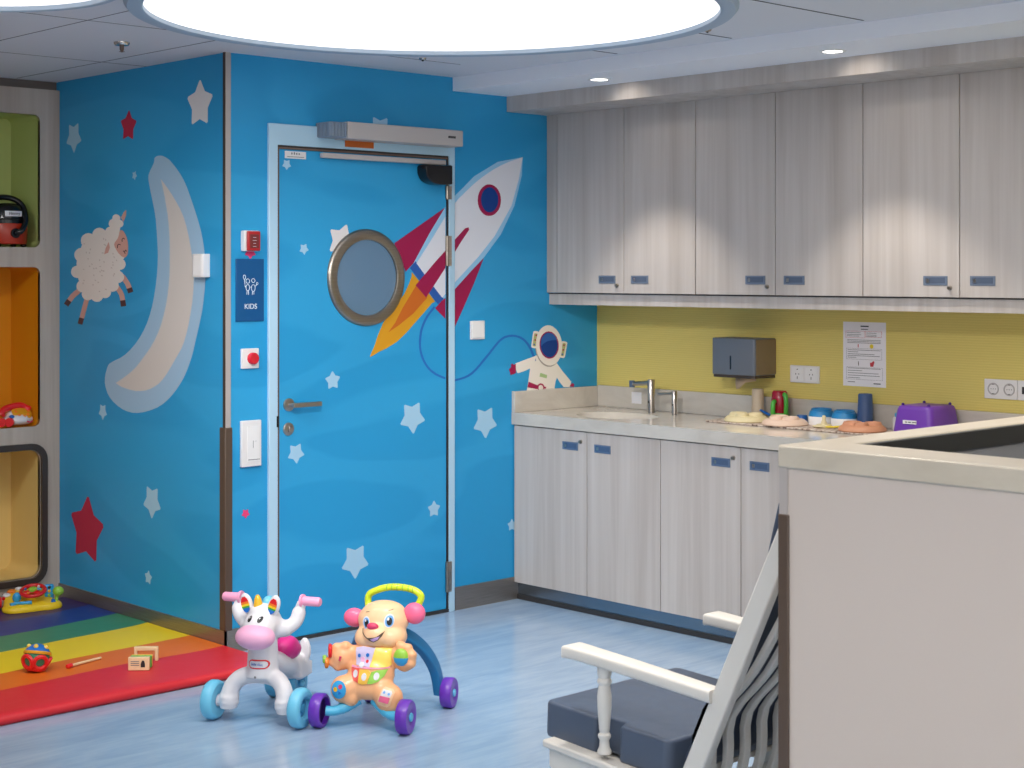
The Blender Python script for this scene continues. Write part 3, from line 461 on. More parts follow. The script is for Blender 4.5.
  ('suit_shade',2,[(-0.246,1.16),(-0.245,1.143),(-0.248,1.126),(-0.253,1.111),(-0.26,1.097),(-0.27,1.085),(-0.281,1.075),(-0.294,1.068),(-0.309,1.063),(-0.324,1.062),(-0.339,1.063),(-0.354,1.067),(-0.368,1.074),(-0.381,1.083),(-0.393,1.095),(-0.403,1.109),(-0.411,1.124),(-0.416,1.14),(-0.419,1.156),(-0.419,1.173),(-0.417,1.189),(-0.412,1.204),(-0.405,1.218),(-0.396,1.23),(-0.384,1.24),(-0.371,1.247),(-0.357,1.252),(-0.342,1.254),(-0.327,1.253),(-0.312,1.249),(-0.298,1.242),(-0.284,1.233),(-0.272,1.221),(-0.262,1.208),(-0.254,1.193),(-0.249,1.176)]),
  ('suit',2.3,[(-0.406,1.159),(-0.409,1.155),(-0.414,1.152),(-0.42,1.152),(-0.435,1.154),(-0.441,1.156),(-0.445,1.16),(-0.445,1.164),(-0.433,1.226),(-0.431,1.23),(-0.426,1.233),(-0.42,1.233),(-0.404,1.231),(-0.399,1.229),(-0.395,1.226),(-0.394,1.221)]),
  ('suit',2.4,[(-0.222,1.107),(-0.225,1.103),(-0.23,1.1),(-0.236,1.1),(-0.252,1.103),(-0.258,1.105),(-0.261,1.108),(-0.262,1.113),(-0.247,1.173),(-0.244,1.177),(-0.239,1.18),(-0.233,1.18),(-0.217,1.177),(-0.211,1.175),(-0.207,1.172),(-0.207,1.167)]),
  ('pod',3,[(-0.414,1.165),(-0.415,1.163),(-0.418,1.161),(-0.421,1.161),(-0.43,1.162),(-0.433,1.163),(-0.435,1.165),(-0.436,1.168),(-0.426,1.218),(-0.424,1.221),(-0.422,1.222),(-0.418,1.222),(-0.41,1.221),(-0.407,1.22),(-0.404,1.218),(-0.404,1.216)]),
  ('pod',3.1,[(-0.23,1.113),(-0.231,1.11),(-0.234,1.109),(-0.238,1.109),(-0.246,1.11),(-0.25,1.112),(-0.251,1.114),(-0.252,1.116),(-0.239,1.167),(-0.237,1.169),(-0.235,1.171),(-0.231,1.171),(-0.222,1.17),(-0.219,1.168),(-0.217,1.166),(-0.217,1.164)]),
  ('suit',4,[(-0.242,1.164),(-0.241,1.148),(-0.244,1.131),(-0.249,1.116),(-0.256,1.102),(-0.266,1.09),(-0.277,1.081),(-0.29,1.073),(-0.305,1.069),(-0.32,1.067),(-0.335,1.069),(-0.35,1.073),(-0.364,1.08),(-0.377,1.089),(-0.389,1.1),(-0.399,1.114),(-0.407,1.129),(-0.412,1.145),(-0.415,1.161),(-0.415,1.177),(-0.413,1.193),(-0.408,1.208),(-0.401,1.222),(-0.391,1.234),(-0.38,1.244),(-0.367,1.251),(-0.353,1.256),(-0.338,1.258),(-0.323,1.257),(-0.308,1.253),(-0.294,1.246),(-0.28,1.237),(-0.268,1.225),(-0.258,1.212),(-0.25,1.197),(-0.245,1.181)]),
  ('crimson',5,[(-0.265,1.166),(-0.265,1.153),(-0.267,1.141),(-0.272,1.13),(-0.279,1.12),(-0.288,1.112),(-0.299,1.105),(-0.31,1.102),(-0.323,1.1),(-0.335,1.101),(-0.348,1.105),(-0.359,1.111),(-0.37,1.118),(-0.378,1.128),(-0.385,1.139),(-0.39,1.151),(-0.392,1.163),(-0.392,1.176),(-0.39,1.188),(-0.385,1.199),(-0.378,1.209),(-0.37,1.217),(-0.359,1.223),(-0.348,1.227),(-0.335,1.229),(-0.323,1.228),(-0.31,1.225),(-0.299,1.219),(-0.288,1.211),(-0.279,1.202),(-0.272,1.19),(-0.267,1.178)]),
  ('navy',6,[(-0.272,1.166),(-0.272,1.154),(-0.274,1.143),(-0.279,1.133),(-0.285,1.124),(-0.293,1.116),(-0.302,1.111),(-0.312,1.107),(-0.323,1.106),(-0.334,1.107),(-0.345,1.11),(-0.355,1.116),(-0.365,1.123),(-0.372,1.131),(-0.379,1.141),(-0.383,1.152),(-0.385,1.164),(-0.385,1.175),(-0.383,1.186),(-0.379,1.196),(-0.373,1.205),(-0.365,1.212),(-0.356,1.218),(-0.345,1.222),(-0.335,1.223),(-0.324,1.222),(-0.313,1.219),(-0.302,1.214),(-0.293,1.207),(-0.285,1.198),(-0.279,1.188),(-0.274,1.177)]),
  ('visor_light',7,[(-0.381,1.181),(-0.378,1.192),(-0.372,1.202),(-0.363,1.21),(-0.352,1.217),(-0.34,1.221),(-0.328,1.221),(-0.315,1.22),(-0.303,1.216),(-0.294,1.209),(-0.286,1.202),(-0.279,1.193),(-0.278,1.187),(-0.29,1.186),(-0.307,1.187),(-0.324,1.185),(-0.341,1.183),(-0.356,1.177),(-0.369,1.171),(-0.377,1.163),(-0.381,1.16),(-0.382,1.169)]),
  ('crimson',3.6,[(-0.408,1.212),(-0.409,1.209),(-0.413,1.208),(-0.417,1.209),(-0.418,1.213),(-0.417,1.216),(-0.413,1.217),(-0.409,1.216)]),
  ('crimson',3.6,[(-0.414,1.191),(-0.416,1.187),(-0.42,1.186),(-0.424,1.187),(-0.425,1.191),(-0.424,1.194),(-0.42,1.196),(-0.416,1.194)]),
  ('band',3.6,[(-0.421,1.17),(-0.423,1.166),(-0.427,1.165),(-0.43,1.167),(-0.432,1.17),(-0.43,1.174),(-0.427,1.175),(-0.423,1.173)]),
  ('crimson',3.6,[(-0.223,1.16),(-0.225,1.157),(-0.229,1.156),(-0.233,1.157),(-0.234,1.161),(-0.233,1.164),(-0.229,1.166),(-0.225,1.164)]),
  ('crimson',3.6,[(-0.229,1.138),(-0.23,1.135),(-0.234,1.134),(-0.238,1.135),(-0.24,1.139),(-0.238,1.142),(-0.234,1.143),(-0.23,1.142)]),
  ('band',3.6,[(-0.234,1.117),(-0.235,1.114),(-0.239,1.112),(-0.243,1.114),(-0.245,1.118),(-0.243,1.121),(-0.239,1.122),(-0.235,1.121)]),
 ],
}
STARS = {
 'C': [('star_white', 0.187, 2.185, 0.102, 91.1), ('star_blue', 1.227, 2.116, 0.075, -91.5), ('crimson_star', 0.748, 2.133, 0.0712, 94.0), ('star_blue', 0.698, 1.919, 0.0214, -100.8), ('star_blue', 0.967, 0.896, 0.039, -90.0), ('star_blue', 0.555, 0.544, 0.076, -88.5), ('crimson_star', 1.109, 0.36, 0.1595, 94.3), ('star_blue', 0.585, 0.221, 0.0322, 97.1)],
 'D': [('pink', -2.006, 1.585, 0.028, -90.0), ('pink', -2.028, 0.544, 0.021, -90.0), ('star_blue', -1.343, 2.115, 0.068, -90.0), ('star_blue', -0.735, 0.828, 0.0781, -87.8), ('star_blue', -0.569, 0.342, 0.03, 90.0)],
 'door': [('star_blue', -1.832, 1.945, 0.024, -90.0), ('star_blue', -1.746, 1.602, 0.0252, -83.2), ('star_white', -1.552, 1.637, 0.0779, -74.4), ('star_blue', -1.599, 1.055, 0.042, 92.7), ('star_blue', -1.167, 0.876, 0.0762, -86.2), ('star_blue', -1.786, 0.767, 0.0452, -84.9), ('star_blue', -1.044, 0.464, 0.039, 90.0), ('star_blue', -1.481, 0.288, 0.078, -90.0)],
}
# ================================================================== THE SETTING
CEIL = 2.375; XC = -2.12; YS = 1.358          # ceiling height, moon wall plane, shelf front plane
struct(MB().box(-7.2, 0, -7.0, 1.8, -0.1, 0).build('floor', 'floor_vinyl', smooth=0))
ce = struct(MB().box(-7.2, 0, -7.0, 1.8, CEIL, CEIL + 0.1).build('ceiling', 'ceiling_white', smooth=0))
b = MB()
for x in (-2.915, -2.33): b.box(x - .002, x + .002, -0.9, 1.36, CEIL - .0008, CEIL + .01)
b.box(-3.9, -1.2, -.357, -.353, CEIL - .0008, CEIL + .01)
b.box(-3.9, -2.12, .6, .604, CEIL - .0008, CEIL + .01)
b.build('seam', 'seam_dark', ce, smooth=0)
b = MB()
for y, x0 in ((-1.03, -1.19), (-1.61, -1.2), (-2.19, -1.62), (-2.77, -2.4)): b.box(x0, -.965, y - .004, y + .004, CEIL - .001, CEIL + .01)
b.build('seam', 'seam_dark', ce, smooth=0)
struct(MB().box(-0.93, 0, -7.0, 0, 2.314, CEIL + .02).build('soffit_beam', 'soffit_white', smooth=0))
struct(MB().box(-0.6, -0.02, -4.2, 0, 2.244, 2.318).build('trim_1', 'laminate', smooth=0), 'grey wood fascia above the wall cabinets')
# walls
wl = struct(MB().box(XC, XC + .1, .002, 1.8, 0, CEIL + .02).build('wall_left', 'wall_blue', smooth=0), 'blue wall printed with the moon and the sheep')
wb = struct(MB().box(XC, 0.1, 0, .0018, 0, CEIL + .02).build('wall_back', 'wall_blue', smooth=0), 'blue wall around the door')
wr = struct(MB().box(0, .1, -7.0, 0, 0, CEIL + .02).build('wall_right', 'yellow_ribbed', smooth=0), 'yellow ribbed wall behind the worktop')
struct(MB().box(-7.2, 0, -7.1, -7.0, 0, CEIL + .02).build('wall_rear', 'plain_wall', smooth=0))
struct(MB().box(-7.3, -7.2, -7.0, 1.8, 0, CEIL + .02).build('wall_far', 'plain_wall', smooth=0))
struct(MB().box(-7.2, XC, 1.75, 1.85, 0, CEIL + .02).build('wall_alcove', 'plain_wall', smooth=0))
# added windows behind the camera, glowing panes to brighten the lower walls
for k, x in enumerate((-6.35, -4.75, -3.15)):
    w_ = struct(MB().prism([(x - .72, .85), (x + .72, .85), (x + .72, 2.05), (x - .72, 2.05)], -7.004, -6.985, axis='y').build('window_%d' % (k + 1), 'daylight_pane', smooth=0))
    b = MB()
    for a in ((x - .78, x + .78, .79, .85), (x - .78, x + .78, 2.05, 2.11), (x - .78, x - .72, .85, 2.05), (x + .72, x + .78, .85, 2.05), (x - .02, x + .02, .85, 2.05)): b.box(a[0], a[1], -6.999, -6.95, a[2], a[3])
    b.build('window_frame', 'white_plastic', w_, smooth=0)
w_ = struct(MB().box(-7.204, -7.185, -5.9, -3.7, .85, 2.05).build('window_4', 'daylight_pane', smooth=0))  # one more added fill window, out of view on the far wall
b = MB()
for a in ((-5.96, -3.64, .79, .85), (-5.96, -3.64, 2.05, 2.11), (-5.96, -5.9, .85, 2.05), (-3.7, -3.64, .85, 2.05), (-4.82, -4.78, .85, 2.05)): b.box(-7.199, -7.15, a[0], a[1], a[2], a[3])
b.build('window_frame', 'white_plastic', w_, smooth=0)
# baseboards
struct(MB().box(XC - .008, XC, -.008, YS, 0, .09).build('baseboard_left', 'steel_baseboard', smooth=0))
struct(MB().box(XC - .008, -1.927, -.008, 0, 0, .094).build('baseboard_back', 'steel_baseboard', smooth=0))
struct(MB().box(-.923, -.53, -.008, 0, 0, .102).build('baseboard_right', 'steel_baseboard', smooth=0))
# corner protection between the moon wall and the door wall
t = struct(MB().prism([(XC - .006, .012), (XC - .006, -.006), (XC + .02, -.006), (XC + .02, 0), (XC, 0), (XC, .012)], .89, CEIL).build('trim_2', 'trim_grey', bevel=.0015))
MB().prism([(XC - .011, .03), (XC - .011, -.011), (XC + .024, -.011), (XC + .024, 0), (XC, 0), (XC, .03)], .09, .892).build('guard', 'guard_brown', t, bevel=.003)
MB().box(XC - .0075, XC - .0058, -.0058, .011, .892, CEIL).build('edge_strip', 'guard_edge', t, smooth=0)

# ---- printed wallpaper motifs
def star_poly(cx, cy, R, ang, rr=.60):
    P = []
    for k in range(5):
        a = math.radians(ang + 72 * k)
        P.append((cx + R * math.cos(a), cy + R * math.sin(a), 1)); a += math.radians(36)
        P.append((cx + R * rr * math.cos(a), cy + R * rr * math.sin(a), 0))
    out = []
    for i, (x, y, tip) in enumerate(P):
        if not tip: out.append((x, y)); continue
        (px, py, _), (nx, ny, _) = P[i - 1], P[(i + 1) % 10]
        for s in (.80, .90): out.append((px + (x - px) * s, py + (y - py) * s))
        out.append((cx + (x - cx) * .92, cy + (y - cy) * .92))
        for s in (.90, .80): out.append((nx + (x - nx) * s, ny + (y - ny) * s))
    return out
F_LEFT = lambda l: (lambda u, v: (XC - .001 - .00025 * l, u, v))
F_BACK = lambda l: (lambda u, v: (u, -.001 - .00025 * l, v))
F_DOOR = lambda l: (lambda u, v: (u, -.0052 - .00022 * l, v))
def motif(name, items, F, parent):
    b = MB()
    for m_, l, P in items: b.flat(P, F(l), m_)
    return b.build(name, None, parent, smooth=0, norm=False)
motif('moon', MURAL['moon'], F_LEFT, wl); motif('sheep', MURAL['sheep'], F_LEFT, wl)
for m_, a, z, R, ang in STARS['C']: MB().flat(star_poly(a, z, R, ang), F_LEFT(0), m_).build('star', None, wl, smooth=0, norm=False)
motif('rocket', MURAL['rocket_wall'], F_BACK, wb); motif('astronaut', MURAL['astronaut'], F_BACK, wb)
for m_, a, z, R, ang in STARS['D']: MB().flat(star_poly(a, z, R, ang), F_BACK(0), m_).build('star', None, wb, smooth=0, norm=False)

# ---- the door
dr = struct(MB().box(-1.871, -.972, -.005, .01, .014, 2.006).build('door_1', 'door_blue', bevel=.002), 'blue door with a porthole and part of the rocket')
MB().prism([(-1.925, 0), (-1.925, 2.108), (-.930, 2.108), (-.930, 0), (-.962, 0), (-.962, 2.022), (-1.882, 2.022), (-1.882, 0)], -.016, .0, axis='y').build('door_frame', 'frame_pale', dr, bevel=.003)
MB().prism([(-1.884, .012), (-1.884, 2.024), (-.96, 2.024), (-.96, .012), (-.971, .012), (-.971, 2.007), (-1.872, 2.007), (-1.872, .012)], -.008, .0, axis='y').build('gasket', 'gasket', dr, smooth=0)
MB().prism([(-1.8765, .012), (-1.8765, 2.0145), (-.968, 2.0145), (-.968, 2.0075), (-1.8715, 2.0075), (-1.8715, .012)], -.0095, .0, axis='y').build('seal', 'gasket_brown', dr, smooth=0)
MB().box(-1.881, -.963, -.012, 0, 0, .0135).build('threshold', 'kick_dark', dr, smooth=0)
motif('rocket', MURAL['rocket_door'], F_DOOR, dr)
for m_, a, z, R, ang in STARS['door']: MB().flat(star_poly(a, z, R, ang), F_DOOR(0), m_).build('star', None, dr, smooth=0, norm=False)
pc = (-1.423, 1.484); MP = T(pc[0], 0, pc[1]) @ rot(PI / 2)
MB().lathe([(.161, .006), (.161, .017), (.166, .020), (.197, .020), (.205, .014), (.2065, .004)], 64, MP).build('porthole_ring', 'steel_ring', dr, smooth=.9)
MB().lathe([(0, .004), (.165, .004), (.165, .007), (0, .007)], 64, MP).build('porthole_pane', 'pane_glass', dr)
lv = MB().lathe([(0, .004), (.026, .004), (.026, .012), (.022, .014), (0, .014)], 28, T(-1.824, 0, .967) @ rot(PI / 2)).build('handle_rose', 'steel', dr)
MB().tube([(-1.824, -.01, .967), (-1.824, -.05, .967)], .009, 14).box(-1.833, -1.690, -.056, -.044, .957, .976).build('lever', 'steel', lv, bevel=.003)
lk_ = MB().lathe([(0, .004), (.026, .004), (.026, .011), (.021, .014), (0, .014)], 28, T(-1.826, 0, .868) @ rot(PI / 2)).build('lock_rose', 'steel', dr)
MB().box(-1.833, -1.819, -.024, -.012, .856, .880).build('thumb_turn', 'steel', lk_, bevel=.003)
MB().box(-1.889, -1.880, -.019, -.01, .88, .925).build('strike_plate', 'black_plastic', dr, bevel=.001)
for z0, z1 in ((1.83, 1.889), (1.535, 1.668), (.09, .224)):
    h = MB().tube([(-.973, -.012, z0), (-.973, -.012, z1)], .008, 14).build('hinge', 'steel_ring', dr)
    MB().box(-.969, -.950, -.0175, -.0155, z0, z1).build('hinge_leaf', 'steel', h, bevel=.0006)
MB().box(-1.672, -1.0, -.036, -.012, 1.979, 2.0).build('closer_rail', 'operator_grey', dr, bevel=.003)
hc = MB().prism(catmull([(-1.143, 1.966), (-1.140, 1.935), (-1.12, 1.906), (-1.08, 1.892), (-1.03, 1.89)], 4) + [(-.990, 1.893), (-.990, 1.975), (-1.0, 1.978), (-1.05, 1.973), (-1.135, 1.975)], -.07, -.004, axis='y').build('hinge_cover', 'black_plastic', dr, bevel=.012, seg=3)
tg = MB().box(-1.842, -1.737, -.0075, -.005, 1.970, 2.0).build('door_tag', 'device_white', dr, bevel=.0006)
b = MB()
for k, h_ in enumerate((.008, .01, .008, .007)): b.box(-1.811 + .012 * k, -1.805 + .012 * k, -.0082, -.0076, 1.9865, 1.9865 + h_)
b.build('tag_number', 'grey_print', tg, smooth=0)
MB().box(-1.832, -1.747, -.0082, -.0076, 1.976, 1.9785).build('tag_line', 'grey_print', tg, smooth=0)
MB().box(-1.544, -1.392, -.0185, -.0162, 2.032, 2.064).build('frame_label', 'orange_label', dr, smooth=0)

# powered door operator box on the frame
op = tag(empty('door_operator', (-1.36, 0, 2.06)), 'long grey powered opener box mounted over the blue door', 'door opener')
OX = 1.36
MB().box(-1.60 + OX, -.965 + OX, -.11, -.001, -.002, .068).build('housing', 'operator_grey', op, bevel=.004)
b = MB().box(-1.684 + OX, -1.6 + OX, -.104, -.001, .001, .064)
g = b.build('end_cap', 'operator_grill', op, bevel=.004)
for k in range(4): MB().box(-1.688 + OX, -1.6835 + OX, -.098 + .025 * k, -.086 + .025 * k, .004, .061).build('grill_rib', 'operator_grill', g, bevel=.001)
for k in range(5): MB().box(-1.681 + OX + .0165 * k, -1.673 + OX + .0165 * k, -.109, -.1035, .004, .061).build('grill_rib', 'operator_grill', g, bevel=.001)
b = MB()
for k in range(4): b.box(-1.052 + OX + .011 * k, -1.0425 + OX + .011 * k, -.1106, -.1098, .031, .041)
b.build('maker_mark', 'dark_print', op, smooth=0)

# ================================================================== things fixed to the walls
o = tag(empty('fire_call_point', (-2.011, 0, 1.63)), 'red call point on a white back box, above the blue sign', 'call point')
MB().box(-.041, .030, -.03, 0, -.04, .042).build('back_box', 'device_white', o, bevel=.004)
f = MB().box(-.034, .027, -.042, -.03, -.039, .04).build('red_cover', 'call_red', o, bevel=.004)
MB().box(-.024, .018, -.0436, -.0415, -.028, .027).build('glass', 'call_panel', f, bevel=.001)
for k, w in enumerate((.014, .018, .012, .016)): MB().box(-.003 - w / 2, -.003 + w / 2, -.0442, -.0436, .014 - k * .012, .0155 - k * .012).build('print_line', 'sign_white', f, smooth=0)
o = tag(empty('room_sign', (-2.01, 0, 1.435)), 'dark blue plate lettered KIDS beside the door', 'sign')
MB().box(-.066, .066, -.007, 0, -.125, .125).build('plate', 'sign_blue', o, bevel=.0015)
text('lettering', 'KIDS', .029, T(.002, -.0074, -.066) @ M_BACK, 'sign_white', o)
b = MB(); w = .0012
def ln(P, closed=False): b.tube([(x, -.0072, z) for x, z in P], w, 6, closed=closed)
ln(circle(-.028, .052, .0055, .0085, 12), True); ln([(-.028, .043), (-.0265, .03), (-.024, .012)])
ln(circle(-.012, .036, .009, .009, 12), True); ln(circle(-.012, .01, .0085, .013, 12), True); ln([(-.024, .012), (-.019, .016)]); ln([(-.015, -.003), (-.016, -.018)]); ln([(-.009, -.003), (-.008, -.018)])
ln(circle(.014, .038, .008, .008, 12), True); ln(circle(.014, .008, .009, .014, 12), True); ln([(-.004, .012), (.0055, .012)]); ln([(.010, -.006), (.010, -.018)]); ln([(.017, -.006), (.017, -.018)]); ln([(.022, .014), (.031, .022)]); ln(circle(.033, .026, .004, .005, 8), True)
b.build('pictogram', 'sign_white', o)
o = tag(empty('emergency_button', (-2.012, 0, 1.162)), 'round red push button on a square white plate', 'button')
MB().box(-.041, .041, -.012, 0, -.04, .04).build('plate', 'device_white', o, bevel=.003)
MB().lathe([(0, .012), (.024, .012), (.024, .026), (.02, .031), (0, .032)], 28, T(.008, 0, 0) @ rot(PI / 2)).build('push_button', 'signal_red', o)
o = tag(empty('thermostat', (-2.009, 0, .823)), 'tall white control plate beside the door handle', 'control')
MB().box(-.047, .047, -.016, 0, -.092, .092).build('plate', 'device_white', o, bevel=.003)
MB().box(-.022, .036, -.019, -.016, -.072, .07).build('cover', 'white_plastic', o, bevel=.002)
MB().box(.004, .006, -.0196, -.019, -.018, .012).build('display_mark', 'grey_print', o, smooth=0)
MB().box(.014, .02, -.0196, -.019, .008, .0095).build('display_mark', 'grey_print', o, smooth=0)
MB().box(-.018, .036, -.0196, -.019, -.0655, -.0625).build('print_line', 'grey_print', o, smooth=0)
o = tag(empty('light_switch', (-.786, 0, 1.246)), 'small white switch between the rocket and the astronaut', 'switch')
MB().box(-.043, .043, -.008, 0, -.042, .042).build('plate', 'device_white', o, bevel=.002)
MB().box(-.036, .036, -.0125, -.008, -.035, .035).build('rocker', 'white_plastic', o, bevel=.002)
o = tag(empty('wall_sensor', (XC, .158, 1.533)), 'white sensor box on the right edge of the printed moon', 'sensor')
MB().prism([(0, -.046), (0, .046), (-.03, .04), (-.034, .03), (-.034, -.034), (-.03, -.042)], -.047, .047).build('case', 'device_white', o, bevel=.003)
MB().box(-.0346, -.03, -.03, .026, -.04, .04).build('lens', 'white_plastic', o, bevel=.002)

# ================================================================== ceiling things
def disc(x, y, R, w, label):
    o = tag(empty('ceiling_light', (x, y, CEIL)), label, 'ceiling light', 'round ceiling lights')
    MB().lathe([(0, -.004), (R - w, -.004), (R - w, 0)], 96).build('diffuser', 'light_disc', o, norm=False, smooth=0)
    MB().lathe([(R - w, 0), (R - w, -.018), (R - w + .006, -.022), (R - .012, -.020), (R, -.006), (R, 0)], 96).build('ring', 'light_ring', o)
    return o
disc(-2.176, -1.328, 1.006, .061, 'huge round luminous ceiling disc in front of the blue door')
disc(-3.565, -.785, .478, .032, 'smaller round ceiling disc above the toy shelf')
disc(-4.5, -2.75, .992, .066, 'huge round ceiling disc over the open floor')  # this disc and the next two are unseen, added as fill light
disc(-2.35, -3.85, .992, .066, 'huge round ceiling disc above the nursing chair and changing station')
disc(-4.6, -5.3, .992, .066, 'huge round ceiling disc at the rear of the room')
def downlight(x, y, z, label, group, watt, size, blend, R=.05, aim=None):
    o = tag(empty('downlight', (x, y, z)), label, 'downlight', group)
    MB().lathe([(.036, 0), (.036, -.003), (.046, -.004), (.05, -.001), (.05, 0)], 36).build('rim', 'white_plastic', o)
    MB().lathe([(0, -.001), (.036, -.001), (.036, 0)], 36).build('lens', 'downlight_lens', o, norm=False)
    L = bpy.data.lights.new('downlight_beam', 'SPOT'); L.energy = watt; L.spot_size = math.radians(size); L.spot_blend = blend; L.shadow_soft_size = R; L.color = (1, .925, .83) if not aim else (1, .975, .94)
    lo = bpy.data.objects.new('downlight_beam', L); COL.objects.link(lo); lo.parent = o; lo.location = (0, 0, -.012)
    if group == 'kitchen downlights':
        L2 = bpy.data.lights.new('side_beam', 'SPOT'); L2.energy = 1.5; L2.spot_size = math.radians(105); L2.spot_blend = 1.0; L2.shadow_soft_size = .02; L2.color = (1, .93, .84)
        l2 = bpy.data.objects.new('side_beam', L2); COL.objects.link(l2); l2.parent = o; l2.location = (0, 0, -.012); l2.rotation_euler = Vector((.17, -.02, -.15)).to_track_quat('-Z', 'Y').to_euler()
    if aim: lo.rotation_euler = (Vector(aim) - Vector((x, y, z))).to_track_quat('-Z', 'Y').to_euler()
    return o
for y, lb in ((-.75, 'small round downlight over the first wall cabinet, nearest the blue wall'), (-1.925, 'small round downlight over the third wall cabinet'), (-3.1, 'small round downlight over the far end of the kitchen')):
    downlight(-.772, y, 2.314, lb, 'kitchen downlights', 34, 84, .45, .03)
for x, y, w_, sz, aim, lb in ((-3.6, -1.95, 78, 126, None, 'round downlight in the ceiling over the open floor left of the big disc'), (-2.75, -2.65, 90, 126, None, 'round downlight in the ceiling over the floor before the nursing chair'),
                     (-1.6, -2.9, 100, 126, None, 'round downlight in the ceiling over the aisle by the base cabinets'), (-4.35, -3.75, 175, 126, None, 'round downlight in the ceiling in front of the changing station'),
                     (-1.4, -4.4, 120, 126, None, 'round downlight in the ceiling at the rear of the aisle'),
                     (-3.32, -.95, 105, 92, (-1.75, 0, .3), 'tilted spot in the ceiling between the two round ceiling lights'), (-3.35, -2.3, 345, 60, (-.9, 0, .25), 'tilted spot in the ceiling aimed at the blue door'),  # tilted spots added out of view to brighten the lower walls
                     (-3.55, -3.15, 150, 42, (0, -2.25, 1.1), 'tilted spot in the ceiling aimed at the yellow wall'),
                     (-4.25, -.3, 112, 95, (-2.12, .75, .4), 'tilted spot in the ceiling aimed at the moon wall')):
    downlight(x, y, CEIL, lb, 'room downlights', w_, sz, 1.0, .16 if aim else .06, aim)  # unseen ceiling lights, added for more light in the room
o = tag(empty('sprinkler', (-2.56, .035, CEIL)), 'small brass sprinkler head under the ceiling near the blue corner', 'sprinkler')
MB().lathe([(0, 0), (.03, 0), (.03, -.006), (.026, -.012), (0, -.012)], 24).build('escutcheon', 'chrome', o)
MB().lathe([(0, -.012), (.009, -.012), (.008, -.03), (.003, -.036), (0, -.036)], 14).build('head', 'gasket_brown', o)
MB().lathe([(0, -.034), (.012, -.036), (0, -.039)], 14).build('deflector', 'gasket_brown', o)
for x, y, lb in ((-1.442, -.40, 'tiny chrome sensor dot on the ceiling above the door operator'), (-1.20, -1.69, 'tiny dark sensor dot on the ceiling beside the bulkhead'),):
    o = tag(empty('ceiling_sensor', (x, y, CEIL)), lb, 'sensor')
    MB().lathe([(0, 0), (.016, 0), (.014, -.006), (.008, -.009), (0, -.009)], 16).build('body', 'chrome', o)
    MB().ell((0, 0, -.009), .005, m='black_plastic', n=10, h=6).build('lens', None, o)
# ================================================================== KITCHEN
def front_box(b, X, y0, y1, z0, z1, t=.018): return b.box(X, X + t, y1, y0, z0, z1)
def pull(parent, X, y, z, w=.098, h=.036, body='handle_steel', inner='handle_recess'):
    o = MB().prism([(y - w / 2, z - h / 2), (y + w / 2, z - h / 2), (y + w / 2, z + h / 2), (y - w / 2, z + h / 2)], X - .0025, X - .0008, axis='x').build('handle', body, parent, bevel=.0008)
    MB().box(X - .0032, X - .0024, y - w / 2 + .010, y + w / 2 - .010, z - h / 2 + .008, z + h / 2 - .006).build('recess', inner, o, smooth=0)
    MB().box(X - .0042, X - .0031, y + w / 2 - .026, y + w / 2 - .014, z - .007, z + .007).build('catch', 'steel', o, bevel=.0004)
    return o
def lock(parent, X, y, z):
    return MB().lathe([(0, 0), (.009, 0), (.009, .004), (.0065, .005), (.0065, .012), (0, .012)], 16, T(X, y, z) @ rot(0, -PI / 2)).build('lock', 'steel_ring', parent)
# upper cabinets
XU = -.345
UL = ['tall pale wood wall cabinet nearest the blue wall', 'pale wood wall cabinet above the paper towel dispenser, middle of three', 'pale wood wall cabinet furthest from the blue wall, above the sockets']
ue = [-.07, -.495, -.913, -1.338, -1.763, -2.189, -2.613]
for k in range(3):
    e = ue[2 * k:2 * k + 3]; o = tag(empty('wall_cabinet', (0, e[1], 1.41)), UL[k], 'cabinet', 'wall cabinets over the worktop')
    dy, dz = -e[1], -1.41
    MB().box(XU + .021, -.001, e[2] + dy + .001, (0 if k == 0 else e[0] + dy) - .001, 0, .834).build('carcass', 'carcass', o, smooth=0)
    if k == 2: MB().box(XU + .0205, -.001, e[2] + dy - .017, e[2] + dy + .0005, 0, .836).build('end_panel', 'laminate', o, smooth=0)
    for j in range(2):
        a, c = e[j] + dy - .002, e[j + 1] + dy + .002
        d = MB().box(XU, XU + .019, c, a, .002, .834).build('door', 'laminate', o, bevel=.0012)
        pull(d, XU, (c + .1) if j == 0 else (a - .094), .064, .104, .036, 'pull_grey', 'pull_shadow')
        if j == 0: lock(d, XU, c + .038, .037)
struct(MB().box(XU + .002, XU + .02, -.068, -.002, 1.412, 2.244).build('trim_3', 'laminate', smooth=0), 'narrow wood filler between the wall cabinet and blue wall')
struct(MB().box(-.327, -.001, -2.63, -.002, 1.356, 1.407).build('trim_4', 'laminate', smooth=0), 'light rail under the wall cabinets')
struct(MB().box(XU + .012, -.01, -2.63, -.002, 1.4065, 1.4095).build('trim_5', 'kick_dark', smooth=0))
